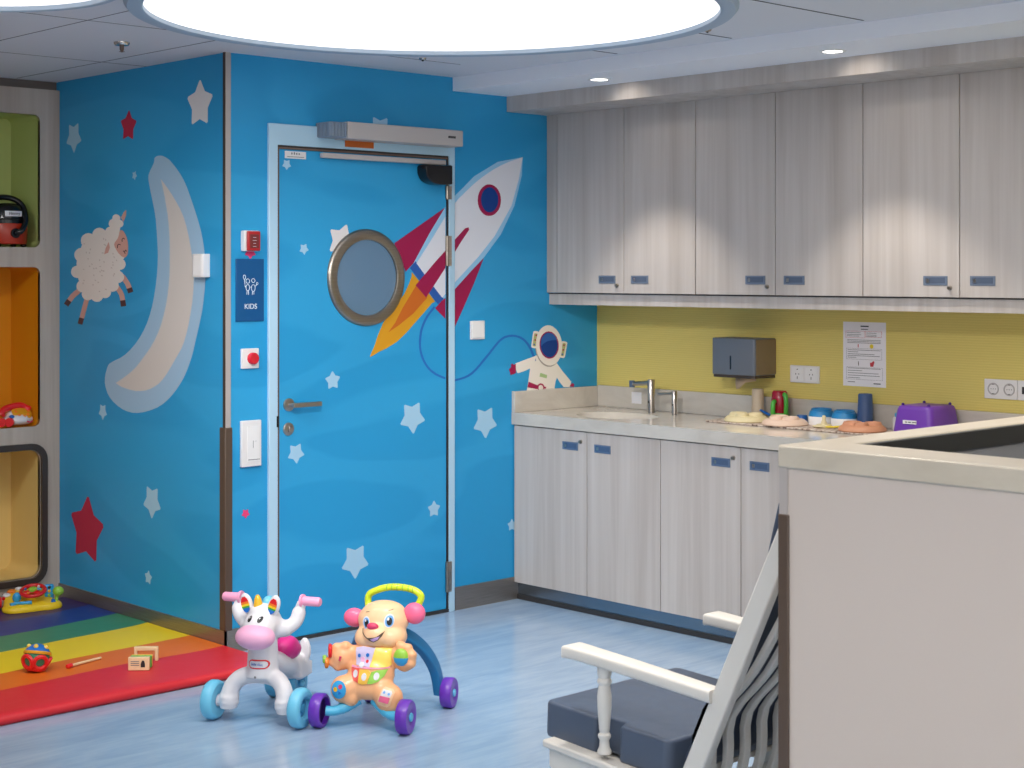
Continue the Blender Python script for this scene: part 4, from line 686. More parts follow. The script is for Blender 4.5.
# lower cabinets
XL = -.558
LL = ['pale wood base cabinet under the sink, beside the blue wall', 'pale wood base cabinet in the middle of the worktop, behind the chair', 'pale wood base cabinet hidden behind the changing station']
le = [-.042, -.471, -.9, -1.329, -1.758, -2.187, -2.616]
for k in range(3):
    e = le[2 * k:2 * k + 3]; o = tag(empty('base_cabinet', (0, e[1], .08)), LL[k], 'cabinet', 'base cabinets under the worktop')
    dy = -e[1]
    x0, x1, y0, y1 = XL + .021, -.001, e[2] + dy + .001, (-.002 if k == 0 else e[0]) + dy - .001
    b = MB(); b.prism([(y0, 0), (y1, 0), (y1, .722), (y1 - .018, .722), (y1 - .018, .018), (y0 + .018, .018), (y0 + .018, .722), (y0, .722)], x0, x1, axis='x'); b.build('carcass', 'carcass', o, smooth=0)
    MB().box(x1 - .014, x1 - .002, y0 + .019, y1 - .019, .019, .722).build('back_panel', 'carcass', o, smooth=0)
    for j in range(2):
        a, c = e[j] + dy - .002, e[j + 1] + dy + .002
        if k == 0 and j == 0: a += .038
        d = MB().box(XL, XL + .019, c, a, 0, .722).build('door', 'laminate', o, bevel=.0012)
        if k > 1: continue
        pull(d, XL, (c + .1) if j == 0 else (e[j] + dy - .095), .655)
        if j == 0: lock(d, XL, c + .035, .678)
kp = struct(MB().box(-.535, -.02, -2.62, -.002, .001, .078).build('trim_6', 'kick_steel', smooth=0), 'steel plinth under the base cabinets')
MB().box(-.542, -.535, -2.62, -.002, .001, .022).build('plinth_seal', 'kick_dark', kp, smooth=0)  # dark strip put in for the shade of the gap at the floor
# worktop with an undermounted oval basin
wt = tag(empty('worktop', (0, 0, .807)), 'long pale stone worktop with upstands along the wall', 'worktop')
SX, SY, SA, SB = -.345, -.455, .15, .21
b = MB(); ZT = .055
outer = [(-.571, -2.68), (-.001, -2.68), (-.001, -.001), (-.571, -.001)]
hole = circle(SX, SY, SA, SB, 40)
def ringface(b, z, flip):
    vo = [b.bm.verts.new((x, y, z)) for x, y in outer]; vh = [b.bm.verts.new((x, y, z)) for x, y in hole]
    eds = [b.bm.edges.new((vo[i], vo[(i + 1) % 4])) for i in range(4)] + [b.bm.edges.new((vh[i], vh[(i + 1) % 40])) for i in range(40)]
    bmesh.ops.triangle_fill(b.bm, use_beauty=True, use_dissolve=False, edges=eds)
    return vo, vh
o1, h1 = ringface(b, ZT, False); o0, h0 = ringface(b, 0, True)
for i in range(4): b.face([o0[i], o0[(i + 1) % 4], o1[(i + 1) % 4], o1[i]])
for i in range(40): b.face([h0[i], h1[i], h1[(i + 1) % 40], h0[(i + 1) % 40]])
b.build('slab', 'worktop_stone', wt, smooth=.5)
MB().box(-.022, -.001, -2.68, -.024, ZT, .156).build('upstand', 'worktop_stone', wt, bevel=.002)
MB().box(-.571, -.001, -.0235, -.001, ZT, .152).build('upstand', 'worktop_stone', wt, bevel=.002)
sk = tag(empty('sink', (SX, SY, .807)), 'white oval basin set into the worktop under the tap', 'sink')
MB().lathe([(1.03, -.002), (1.0, -.002), (.97, -.03), (.85, -.09), (.5, -.125), (.12, -.13), (0, -.13)], 40, None, None, SA, SB).build('bowl', 'sink_white', sk, norm=False)
MB().lathe([(0, -.129), (.024, -.128), (.024, -.124), (0, -.124)], 20).build('drain', 'chrome', sk)
# taps
tp = tag(empty('tap', (-.125, -.462, .8625)), 'tall brushed steel tap over the basin', 'tap')
MB().lathe([(0, 0), (.017, 0), (.017, .150), (.015, .153), (0, .153)], 24).build('column', 'steel', tp)
sp = MB().tube([(0, 0, .138), (0, .124, .126)], .0105, 16).build('spout', 'steel', tp)
MB().lathe([(0, -.014), (.013, -.014), (.014, .016), (0, .016)], 18, T(0, .118, .126)).build('nozzle', 'handle_recess', sp)
MB().ell((-.017, 0, .05), (.002, .004, .006), m='black_plastic', n=10, h=6).build('sensor_eye', None, tp)
tp = tag(empty('soap_tap', (-.125, -.602, .8625)), 'short steel soap spout to the right of the tall tap', 'soap dispenser')
MB().lathe([(0, 0), (.0125, 0), (.0125, .105), (.011, .107), (0, .107)], 20).build('column', 'steel', tp)
MB().tube([(0, 0, .095), (0, .098, .088)], .0065, 14).build('spout', 'steel', tp)
MB().ell((-.0125, 0, .045), (.002, .003, .005), m='black_plastic', n=10, h=6).build('sensor_eye', None, tp)
st = tag(empty('upstand_label', (-.0225, -.279, .915)), 'small square white sticker on the upstand behind the tap', 'sticker')
MB().box(-.0008, 0, -.031, .031, -.027, .027).build('sheet', 'paper_white', st, smooth=0)
for k in range(3): MB().box(-.0012, -.0008, -.02, .014, .012 - k * .012, .0132 - k * .012).build('print_line', 'sign_white', st, smooth=0)
# towel dispenser
td = tag(empty('towel_dispenser', (0, -.956, 1.047)), 'grey boxy paper towel dispenser on the yellow wall', 'dispenser')
P = [(-.001, -.122), (-.001, .122), (-.125, .122), (-.148, .113), (-.152, .10), (-.152, -.112), (-.146, -.122)]
bd = MB(); bd.prism(P, .012, .172); c = bd.build('cover', 'towel_grey', td, bevel=.004)
MB().prism([(-.001, -.1215), (-.14, -.1215), (-.14, -.1232), (-.001, -.1232)], .016, .168).build('side_panel', 'towel_side', td, smooth=0)
MB().prism([(x * .97, y * .97) for x, y in P], 0, .012).build('base_tray', 'guard_edge', td, smooth=0)
MB().prism(rrect(-.0035, .0035, .036, .096, .003), -.1532, -.1515, T(0, .008, 0), axis='x').build('window_slot', 'black_plastic', td, smooth=0)
b = MB(); pts = [(-.07, .052), (-.07, -.035), (-.085, -.048), (-.085, .03)]
v = [[b.bm.verts.new(p) for p in row] for row in ([(-.09, .03, .004), (-.09, -.085, .004)], [(-.096, .026, -.016), (-.094, -.085, -.012)], [(-.1, .022, -.034), (-.098, -.03, -.022)], [(-.102, .016, -.052), (-.1, .004, -.05)])]
for A, B_ in zip(v, v[1:]): b.face([A[0], A[1], B_[1], B_[0]])
q = b.build('towel', 'paper_brown', td); sd = q.modifiers.new('s', 'SOLIDIFY'); sd.thickness = .002
# sockets and notice
so = tag(empty('wall_socket', (0, -1.236, 1.069)), 'white double socket to the right of the towel dispenser', 'socket')
MB().box(-.009, 0, -.076, .076, -.037, .037).build('plate', 'device_white', so, bevel=.002)
for s in (.036, -.036):
    f = MB().box(-.0105, -.009, s - .03, s + .03, -.03, .03).build('outlet', 'white_plastic', so, bevel=.001)
    MB().box(-.0109, -.0104, s - .003, s + .003, .018, .022).build('pin_slot', 'dark_print', f, smooth=0)
    for d in (-.008, .008): MB().box(-.0109, -.0104, s + d - .0015, s + d + .0015, -.003, .003).build('pin_slot', 'dark_print', f, smooth=0)
    MB().box(-.0109, -.0104, s - .0015, s + .0015, -.022, -.01).build('pin_slot', 'dark_print', f, smooth=0)
so = tag(empty('wall_socket', (0, -2.205, 1.053)), 'white row of round sockets above the purple bin end, far right', 'socket')
MB().box(-.009, 0, -.030, .111, -.038, .038).build('plate', 'device_white', so, bevel=.002)
MB().box(-.009, 0, -.106, -.032, -.038, .038).build('plate', 'device_white', so, bevel=.002)
for s in (.072, .004):
    f = MB().torus((-.0095, s, 0), .0215, .003, rot(0, PI / 2), 'socket_ring', 24, 6).build('outlet', None, so)
    for d in (-.0095, 0, .0095): MB().lathe([(0, 0), (.0018, 0), (0, .001)], 8, T(-.009, s + d, 0) @ rot(0, -PI / 2)).build('pin_slot', 'dark_print', f)
    for d in (-.019, .019): MB().box(-.0115, -.009, s - .005, s + .005, d - .002, d + .002).build('earth_clip', 'dark_print', f, smooth=0)
MB().box(-.0105, -.009, -.085, -.05, -.014, .014).build('outlet', 'dark_print', so, bevel=.001)
no = tag(empty('notice', (0, -1.535, 1.165)), 'white printed notice sheet on the yellow wall', 'notice')
MB().box(-.0015, 0, -.105, .105, -.134, .134).build('sheet', 'paper_white', no, smooth=0)
def pr(y0, y1, z0, z1, m_='grey_print', nm='print_line'): MB().box(-.0019, -.0015, y1, y0, z0, z1).build(nm, m_, no, smooth=0)
pr(.018, -.022, .114, .119, 'dark_print', 'heading')
pr(.016, -.018, .102, .106)
def box_outline(y0, y1, z0, z1, m_):
    b = MB(); t_ = .0009
    for a in ((y0, y1, z1 - t_, z1), (y0, y1, z0, z0 + t_), (y0, y0 - t_, z0, z1), (y1 + t_, y1, z0, z1)): b.box(-.0019, -.0015, a[1], a[0], a[2], a[3])
    b.build('print_box', m_, no, smooth=0)
box_outline(.092, -.004, .068, .096, 'paper_red'); box_outline(-.004, -.085, .072, .096, 'paper_red')
for z in (.088, .080, .074): pr(.086, .012 + random.uniform(0, .02), z, z + .002); pr(-.01, -.06, z, z + .002)
for z in (.058, .052, .046): pr(.084, -.08, z, z + .0022)
box_outline(.088, -.086, -.022, .024, 'grey_print')
for z, w in ((.016, -.08), (.008, .03), (-.001, -.05), (-.008, -.076), (-.015, .04)): pr(.082, w, z, z + .0022)
box_outline(.088, -.09, -.106, -.054, 'grey_print')
for z, w in ((-.06, -.08), (-.07, .01), (-.08, -.07), (-.09, -.076), (-.1, .02)): pr(.082, w, z, z + .0022)
pr(.032, .028, .028, .042, 'paper_red'); pr(.03, .027, -.048, -.03, 'guard_edge')
MB().lathe([(0, .0015), (.009, .0015), (.009, .002), (0, .002)], 20, T(0, -.036, .034) @ rot(0, -PI / 2)).build('round_mark', 'paper_yellow', no, smooth=0)
MB().prism([(-.028, -.034), (-.03, -.05), (-.044, -.05), (-.05, -.03), (-.044, -.026), (-.036, -.033)], -.002, -.0015, axis='x').build('red_mark', 'paper_red', no, smooth=0)
pr(.082, .046, -.118, -.115); pr(-.046, -.08, -.122, -.118, 'dark_print')

# ---- washed-up things standing on the worktop
ZW = .862
rk = MB().prism(rrect(-.295, -.03, -2.03, -.915, .02), ZW + .0005, ZW + .007).build('drying_mat', 'rack_mottled', bevel=.002)
tag(rk, 'mottled brown drying mat under the upturned plates and cups', 'drying mat')
ZM = ZW + .0072
def plate(x, y, m_, label, rz=0):
    o = tag(empty('divided_plate', (x, y, ZM), rz), label, 'plate', 'upturned divided plates on the drying mat')
    b = MB().lathe([(0, 0), (.094, 0), (.097, .004), (.093, .014), (.08, .024), (0, .026)], 40)
    b.build('rim', m_, o, smooth=.9)
    for k, (ax, ay, r) in enumerate(((.0, .038, .036), (.0, -.042, .032), (-.045, 0, .027))):
        c = MB().lathe([(r * 1.15, .015), (r * 1.1, .03), (r * .95, .037), (r * .8, .037), (r * .72, .033), (0, .033)], 28, T(ax, ay, 0)).build('well', m_, o, smooth=.9)
    return o
plate(-.198, -1.073, 'silicone_cream', 'cream upturned divided plate, nearest the sink', .2)
plate(-.212, -1.286, 'silicone_blush', 'blush upturned divided plate in front of the red cup', -.3)
plate(-.198, -1.66, 'silicone_clay', 'terracotta upturned divided plate in front of the blue tumbler', .5)
def tumbler(name, x, y, r0, r1, h, m_, label):
    o = tag(empty(name, (x, y, ZM)), label, 'cup')
    MB().lathe([(r0 * .9, .002), (r0 * .9, 0), (r0, 0), (r0 + (r1 - r0) * .97, h * .97), (r1 * .9, h), (0, h)], 32).build('wall', m_, o, smooth=.8)
    MB().torus((0, 0, .002), r0 - .001, .002, m=m_, n=32, k=8).build('lip', None, o)
    return o
tumbler('tumbler', -.07, -1.033, .028, .025, .130, 'cup_beige', 'beige upturned tumbler under the towel dispenser')
tumbler('tumbler', -.075, -1.59, .034, .0285, .139, 'cup_navy', 'dark blue upturned tumbler behind the terracotta plate')
rc = tag(empty('training_cup', (-.075, -1.155, ZM)), 'upturned red training cup with green handles', 'cup')
MB().lathe([(.036, .03), (.037, .034), (.036, .08), (.033, .12), (.027, .129), (0, .131)], 32).build('beaker', 'cup_red', rc, smooth=.8)
for k in range(5): MB().torus((0, 0, .05 + .014 * k), .0362 - .0006 * k, .0012, m='cup_red', n=28, k=6).build('ridge', None, rc)
MB().lathe([(0, 0), (.03, 0), (.042, .006), (.044, .018), (.039, .026), (.038, .034), (0, .034)], 32).build('lid', 'toy_green', rc, smooth=.8)
for a, h in ((math.radians(186), .085), (math.radians(246), .115)):
    u_ = (math.cos(a), math.sin(a)); MB().tube(catmull([(u_[0] * r_, u_[1] * r_, z_) for r_, z_ in ((.03, .022), (.052, .03), (.056, h * .7), (.05, h * .95), (.04, h))], 5), .0095, 12).build('handle', 'toy_green', rc)
sp = tag(empty('spoon', (-.085, -1.09, ZM)), 'short blue spoon leaning between the cream and blush plates', 'spoon')
MB().tube([(0, .03, .04), (-.002, 0, .03), (-.004, -.03, .02)], [.007, .009, .009], 12, flat=.6).build('grip', 'toy_blue', sp)
MB().ell((-.005, -.045, .016), (.012, .018, .006), m='toy_blue', n=14, h=8).build('bowl', None, sp)
def bowl(x, y, label):
    o = tag(empty('feeding_bowl', (x, y, ZM)), label, 'bowl', 'upturned blue feeding bowls')
    MB().lathe([(.04, .0), (.055, 0), (.056, .03), (.054, .034)], 36).build('rim_band', 'white_plastic', o, smooth=.8)
    MB().lathe([(.054, .034), (.048, .056), (.043, .058), (.043, .064), (.039, .067), (.036, .062), (0, .062)], 36).build('base', 'bowl_blue', o, smooth=.8)
bowl(-.0795, -1.376, 'blue and white upturned bowl between the red cup and its twin'); bowl(-.088, -1.497, 'blue and white upturned bowl next to the blue tumbler')
lo_ = tag(empty('cup_lid', (-.06, -1.262, ZM)), 'small blue lid between the red cup and the bowls', 'lid')
MB().lathe([(0, 0), (.022, 0), (.024, .02), (.02, .03), (0, .031)], 24).build('cap', 'toy_blue', lo_, smooth=.8)
MB().torus((0, 0, .004), .023, .002, m='toy_blue', n=24, k=6).build('lip', None, lo_)
te = tag(empty('bottle_teat', (-.2, -1.475, ZM)), 'cream bottle teat lying by the yellow spoon', 'teat')
MB().lathe([(0, 0), (.034, 0), (.034, .006), (.03, .014), (0, .015)], 24).build('flange', 'silicone_cream', te, smooth=.8)
MB().lathe([(.014, .014), (.011, .024), (.007, .034), (.009, .044), (.005, .05), (0, .051)], 18).build('nipple', 'silicone_cream', te, smooth=.8)
ys = tag(empty('spoon', (-.20, -1.525, ZM)), 'yellow spoon lying in front of the cream teat', 'spoon')
MB().tube([(.05, -.05, .012), (.0, .0, .006), (-.02, .03, .006)], [.012, .008, .006], 12, flat=.5).build('grip', 'paper_yellow', ys)
MB().ell((-.03, .055, .007), (.018, .028, .006), m='silicone_cream', n=16, h=8).build('bowl', None, ys)
bo = tag(empty('bottle', (-.09, -1.757, ZM)), 'small white bottle with blue cap beside the purple bin', 'bottle')
MB().lathe([(0, 0), (.021, 0), (.022, .004), (.022, .05), (.016, .056), (0, .056)], 24).build('body', 'white_plastic', bo, smooth=.8)
MB().lathe([(0, .056), (.014, .056), (.014, .07), (.006, .074), (.006, .082), (0, .083)], 20).build('cap', 'toy_skydark', bo, smooth=.8)
bi = tag(empty('bin', (-.15, -1.925, ZW + .0075)), 'purple plastic storage bin standing upside down', 'bin')
b = MB()
def fr(z, ax, ay, r): return [(x, y, z) for x, y in rrect(-ax, ax, -ay, ay, r, 5)]
rings = [b._v(fr(z, ax, ay, r)) for z, ax, ay, r in ((0, .115, .096, .025), (.008, .115, .096, .025), (.0082, .110, .091, .025), (.101, .098, .081, .028), (.113, .093, .076, .026), (.117, .084, .068, .022))]
for A, B_ in zip(rings, rings[1:]):
    for q in range(len(A)): b.face([A[q], A[(q + 1) % len(A)], B_[(q + 1) % len(A)], B_[q]])
b.face(rings[-1]); b.build('tub', 'bin_purple', bi, smooth=.8)
for x, y in ((-.075, .058), (-.075, -.058), (.075, .058), (.075, -.058)): MB().lathe([(0, .115), (.006, .115), (.006, .123), (.003, .126), (0, .126)], 12, T(x, y, 0)).build('foot', 'toy_purple_dark', bi)
lb = MB().prism([(-.022, .048), (.038, .048), (.038, .062), (-.022, .062)], -.1075, -.1035, axis='x').build('label_strip', 'paper_white', bi, smooth=0)
for y0, y1 in ((-.022, -.004), (.002, .014), (.018, .028)): MB().box(-.1081, -.1074, y0, y1, .053, .0565).build('print_line', 'dark_print', lb, smooth=0)

# ================================================================== TOY SHELF (alcove)
sh = tag(empty('toy_shelf', (-2.6, YS, 0)), 'built-in pale wood shelf with coloured niches beside the moon wall', 'shelf')
SHX = 2.6
b = MB(); xr = XC - .002 + SHX; xl = -3.6 + SHX
outer = [(xl, .02), (xr, .02), (xr, 2.335), (xl, 2.335)]
N = [('niche_green', 1.619, 2.218), ('niche_orange', .812, 1.53), ('niche_yellow', .132, .706)]
nx = [(-2.85, -2.218)]
holes = []
for (mn, z0, z1) in N:
    for x0, x1 in nx: holes.append((rrect(x0 + SHX, x1 + SHX, z0, z1, .05 if z0 < .5 else .03, 6), mn, x0 + SHX, x1 + SHX, z0, z1))
def plate_ring(y):
    vo = [b.bm.verts.new((x, y, z)) for x, z in outer]; loops = [vo]
    for h in holes: loops.append([b.bm.verts.new((x, y, z)) for x, z in h[0]])
    eds = []
    for lp in loops: eds += [b.bm.edges.new((lp[i], lp[(i + 1) % len(lp)])) for i in range(len(lp))]
    bmesh.ops.triangle_fill(b.bm, use_beauty=True, use_dissolve=False, edges=eds)
    return loops
A = plate_ring(0); B_ = plate_ring(.02)
for la, lb_ in zip(A, B_):
    for i in range(len(la)): b.face([la[i], la[(i + 1) % len(la)], lb_[(i + 1) % len(la)], lb_[i]])
b.build('front_panel', 'laminate_shelf', sh, smooth=.5)
for h in holes:
    b = MB(); P0 = [b.bm.verts.new((x, .001, z)) for x, z in h[0]]; P1 = [b.bm.verts.new((x, .285, z)) for x, z in h[0]]; n = len(P0)
    cx = (h[2] + h[3]) / 2; cz = (h[4] + h[5]) / 2
    Q = [b.bm.verts.new((cx + (x - cx) * 1.02, .001, cz + (z - cz) * 1.015)) for x, z in h[0]]; Q1 = [b.bm.verts.new((cx + (x - cx) * 1.02, .29, cz + (z - cz) * 1.015)) for x, z in h[0]]
    for i in range(n):
        j = (i + 1) % n
        b.face([P0[i], P0[j], P1[j], P1[i]]); b.face([Q[i], Q1[i], Q1[j], Q[j]]); b.face([P0[i], Q[i], Q[j], P0[j]])
    b.face(P1); b.face(Q1[::-1])
    b.build('niche', h[1], sh, smooth=.4)
x0, x1, z0, z1 = -2.85 + SHX, -2.218 + SHX, .132, .706
ro = rrect(x0 - .03, x1 + .03, z0 - .03, z1 + .03, .075, 6); ri = rrect(x0 - .002, x1 + .002, z0 - .002, z1 + .002, .05, 6)
b = MB(); n = len(ro); R = [[b.bm.verts.new((x, y, z)) for x, z in P_] for P_, y in ((ro, -.001), (ro, -.016), (ri, -.016), (ri, .012))]
for q in range(3):
    for i in range(n): b.face([R[q][i], R[q][(i + 1) % n], R[q + 1][(i + 1) % n], R[q + 1][i]])
b.build('niche_rim', 'niche_trim', sh, smooth=.5)
MB().box(xl, xr, .03, .06, 2.335, CEIL).build('top_reveal', 'reveal_brown', sh, smooth=0)  # dark tone stands for the shadow in the gap under the ceiling
MB().box(xl, xr, .006, .03, 0, .09).build('plinth', 'kick_dark', sh, smooth=0)
# ================================================================== CHANGING STATION (near right)
PX, PY, PZ = -2.888, -3.288, 1.134
cs = tag(empty('changing_station', (PX, PY, 0)), 'tall beige baby changing counter with stone rim and dark sunken pad', 'changing table')
LX, LY = 1.55, -1.25
MB().box(.006, LX - .006, LY + .006, -.006, 0, 1.088).build('side_panel', 'panel_beige', cs, bevel=.003)
b = MB(); outer = [(0, 0), (0, LY), (LX, LY), (LX, 0)]; inner = [(.147, -.092), (.147, LY + .1), (LX - .1, LY + .1), (LX - .1, -.092)]
vo1 = b._v([(x, y, PZ) for x, y in outer]); vi1 = b._v([(x, y, PZ) for x, y in inner]); vo0 = b._v([(x, y, 1.086) for x, y in outer]); vi0 = b._v([(x, y, 1.07) for x, y in inner])
for i in range(4):
    j = (i + 1) % 4
    b.face([vo1[i], vo1[j], vi1[j], vi1[i]]); b.face([vo0[i], vo1[i], vo1[j], vo0[j]]); b.face([vo0[i], vo0[j], vi0[j], vi0[i]]); b.face([vi1[i], vi1[j], vi0[j], vi0[i]])
b.build('stone_rim', 'rim_stone', cs, bevel=.004)
MB().box(.149, LX - .102, LY + .102, -.094, 1.0885, PZ - .056).build('pad', 'pad_navy', cs, smooth=0)
b = MB()
for a in ((.149, .162, LY + .102, -.094), (LX - .115, LX - .102, LY + .102, -.094), (.149, LX - .102, -.107, -.094), (.149, LX - .102, LY + .102, LY + .115)): b.box(a[0], a[1], a[2], a[3], PZ - .06, PZ - .003)
b.build('pad_lining', 'pad_charcoal', cs, bevel=.002)
MB().prism([(.003, -.002), (.003, -.024), (.0065, -.024), (.0065, -.0055), (.03, -.0055), (.03, -.002)], .985, 1.0865).build('corner_trim', 'trim_grey', cs, smooth=0)
MB().prism([(.0005, .0), (.0005, -.028), (.0065, -.028), (.0065, -.0055), (.036, -.0055), (.036, .0)], 0, .987).build('corner_guard', 'guard_brown', cs, bevel=.003)

# ================================================================== NURSING CHAIR
CH = (-2.692, -2.442)
ch = tag(empty('nursing_chair', (CH[0], CH[1], 0)), 'white wooden glider chair with slate cushion beside the changing station', 'chair')
W = .564
yl = lambda z: -.505 - .466 * (z - .487)          # front edge of the leaning back stiles
def stile(x):
    return MB().prism([(yl(z), z) for z in (.16, .945)] + [(yl(.955) - .02, .965), (yl(.945) - .052, .945), (yl(.16) - .06, .16)], x - .014, x + .016, axis='x').build('back_stile', 'chair_white', ch, bevel=.004)
stile(0); stile(W)
MB().prism([(yl(.90) - .008, .90), (yl(.985) - .008, .985), (yl(.985) - .034, .985), (yl(.90) - .042, .90)], .016, W - .014, axis='x').build('crest_rail', 'chair_white', ch, bevel=.006)
MB().prism([(yl(.13) - .008, .13), (yl(.18) - .008, .18), (yl(.18) - .048, .18), (yl(.13) - .048, .13)], .016, W - .014, axis='x').build('lower_rail', 'chair_white', ch, bevel=.004)
for k in range(7):
    x = .080 + .067 * k; b = MB(); P = []
    zs = [.155 + .785 * j / 22 for j in range(23)]
    off = lambda z: yl(z) - .026 - .026 * min(1, max(0, (z - .5) / .2)) + .052 * math.exp(-((z - .405) / .085) ** 2)
    P = [(off(z) + .009, z) for z in zs] + [(off(z) - .009, z) for z in reversed(zs)]
    b.prism(P, x - .013, x + .013, axis='x').build('back_slat', 'chair_white', ch, bevel=.003)
for x in (0, W):
    pts = catmull([(-.034, .530), (-.038, .531), (-.06, .531), (-.12, .528), (-.25, .521), (-.40, .511), (-.515, .503)], 4)
    b = MB(); sec = []; n = len(pts)
    for i, (y, z) in enumerate(pts):
        t = i / (n - 1); w = .038 - .013 * t; h = .016
        if i == 0: w *= .85; h *= .7
        c = rrect(-w, w, -h, h, .008, 3); sec.append(b._v([(x + u, y, z - .004 + v) for u, v in c]))
    for A, B_ in zip(sec, sec[1:]):
        for q in range(len(A)): b.face([A[q], A[(q + 1) % len(A)], B_[(q + 1) % len(A)], B_[q]])
    b.face(sec[0][::-1]); b.face(sec[-1]); b.build('arm', 'chair_white', ch, smooth=.9)
    prof = [(0, .285), (.018, .285), (.018, .292), (.0135, .30), (.012, .318), (.0165, .326), (.0165, .332), (.012, .338), (.0135, .345), (.018, .40), (.0185, .43), (.0145, .458), (.0185, .464), (.0185, .47), (.015, .476), (.018, .484), (.0185, .522), (0, .522)]
    MB().lathe(prof, 24, T(x, -.152, 0)).build('arm_post', 'chair_white', ch, smooth=.6)
    # side board of the seat, falling slightly to the back
    MB().prism([(.05, .283), (.05, .262), (-.44, .232), (-.44, .253)], x - .024, x + .024, axis='x').build('seat_rail', 'chair_white', ch, bevel=.006)
    MB().prism([(.036, .262), (.036, .215), (.026, .205), (.026, .185), (-.44, .15), (-.44, .236)], x - .012, x + .012, axis='x').build('side_board', 'chair_white', ch, bevel=.003)
    # glider base
    MB().prism([(.07, 0), (.07, .04), (-.58, .04), (-.58, 0)], x - .02, x + .02, axis='x').build('floor_runner', 'chair_white', ch, bevel=.005)
    for y in (-.06, -.42): MB().box(x - .018, x + .018, y - .022, y + .022, .038, .20).build('base_leg', 'chair_white', ch, bevel=.004)
MB().box(.012, W - .012, .005, .03, .17, .268).build('front_board', 'chair_white', ch, bevel=.004)
MB().box(.012, W - .012, -.33, -.30, .12, .20).build('rear_board', 'chair_white', ch, bevel=.004)
MB().prism([(.03, .256), (.03, .268), (-.33, .250), (-.33, .238)], .01, W - .01, axis='x').build('seat_board', 'chair_white', ch, smooth=0)
# seat cushion with notches round the arm posts
b = MB()
ol = [(.028, .085), (W - .028, .085), (W - .015, .07), (W - .015, -.10), (W - .05, -.115), (W - .05, -.175), (W - .012, -.19), (W - .018, -.335), (W - .035, -.35), (.035, -.35), (.018, -.335), (.012, -.19), (.05, -.175), (.05, -.115), (.015, -.10), (.015, .07)]
M_ = T(0, 0, .274) @ rot(math.radians(2.6), 0, 0)
b.prism(ol, 0.0, .095, M_)
c = b.build('seat_cushion', 'vinyl_slate', ch, bevel=.024, seg=5)
# back cushion in front of the slats
P = [(yl(.37) + .048, .37), (yl(.60) + .032, .60), (yl(.83) + .040, .83), (yl(.965) + .068, .965), (yl(1.02) + .07, 1.02), (yl(1.02) + .03, 1.02), (yl(.93) + .004, .93), (yl(.60) - .008, .60), (yl(.52) + .006, .52), (yl(.44) + .034, .44), (yl(.37) + .034, .37), (yl(.30) + .006, .30), (yl(.30) + .05, .30)]
MB().prism(P, .044, W - .044, axis='x').build('back_cushion', 'vinyl_navy', ch, bevel=.012, seg=3)

# ================================================================== RAINBOW MAT
b = MB(); XA, XB = -3.95, XC - .012; nx_ = 46
rows = [(-.352, 0.0005, 0), (-.362, .008, 0), (-.364, .018, 0), (-.358, .03, 0), (-.342, .0355, 0), (-.30, .036, 0)]
sb = [-.035, .195, .515, .775, 1.03, 1.30]
names = ['foam_red', 'foam_orange', 'foam_yellow', 'foam_green', 'foam_blue', 'foam_purple']
full = [(y, z, 0.0, 'foam_red') for y, z, _ in rows]
prev = -.30
for k, s in enumerate(sb):
    for j in range(1, 4): full.append((prev + (s - prev) * j / 3, .036, 1.0 if k < 5 and j == 3 else (.5 if k < 5 else 0), names[k]))
    prev = s
grid = []
for y, z, wv, _ in full:
    row = []
    for i in range(nx_ + 1):
        x = XA + (XB - XA) * i / nx_; u = XB - x
        dy = wv * (.022 * math.sin(u * 4.2 + y * 3) * (1 if u < 1.2 else .6) + .035 * math.exp(-u / .12))
        dz = .0018 * math.sin(x * 9 + y * 5) * math.sin(y * 8 + x * 2) if z > .03 else 0
        # the mat runs under the corner: rear rows stop at the moon wall
        row.append(b.bm.verts.new((x, y + dy, max(z + dz, .0005))))
    grid.append(row)
for r in range(len(full) - 1):
    i_ = b.mi(full[r + 1][3])
    for i in range(nx_): b.face([grid[r][i], grid[r][i + 1], grid[r + 1][i + 1], grid[r + 1][i]], i_)
for col in (0, nx_):
    low = [b.bm.verts.new((g[col].co.x + (.004 if col else -.004), g[col].co.y, .0005)) for g in grid]
    for r in range(len(full) - 1): b.face([grid[r][col], grid[r + 1][col], low[r + 1], low[r]], b.mi(full[r + 1][3]))
mt = b.build('rainbow_mat', None, smooth=.9)
tag(mt, 'padded play mat in rainbow stripes on the blue floor', 'play mat')
ZP = .0375

# ================================================================== TOYS ON THE MAT
# lattice rattle ball
ba = tag(empty('rattle_ball', (-2.865, .115, ZP)), 'red lattice rattle ball with blue top on the yellow stripe', 'ball')
R = .0495; MBL = T(0, 0, R) @ rot(-.12, .28, .2)
MB().ell((0, 0, 0), R * .94, M=None, m='foam_green', n=24, h=14).build('core', None, ba).location = (0, 0, R)
b = MB(); ph = (1 + 5 ** .5) / 2
ico = bmesh.new(); bmesh.ops.create_icosphere(ico, subdivisions=1, radius=1)
faces = {}
for v in ico.verts:
    n = v.co.normalized(); u = n.cross(Vector((.31, .77, .2))).normalized(); w_ = n.cross(u)
    if n.z > .36: continue
    P = [tuple((n * .88 + (u * math.cos(a) + w_ * math.sin(a)) * .47) * R) for a in [2 * PI * k / 14 for k in range(14)]]
    b.tube(P, .0078, 8, closed=True, M=MBL)
ico.free()
b.build('lattice', 'toy_brightred', ba)
MB().lathe([(R * 1.0, R * .22), (R * 1.03, R * .32), (R * .98, R * .44), (R * .9, R * .46), (R * .9, R * .2)], 32, MBL).build('band', 'flame', ba, smooth=.8)
MB().lathe([(R * .93, R * .42), (R * .8, R * .63), (R * .5, R * .88), (R * .2, R * 1.0), (0, R * 1.02)], 32, MBL).build('cap', 'toy_blue', ba, smooth=.9)
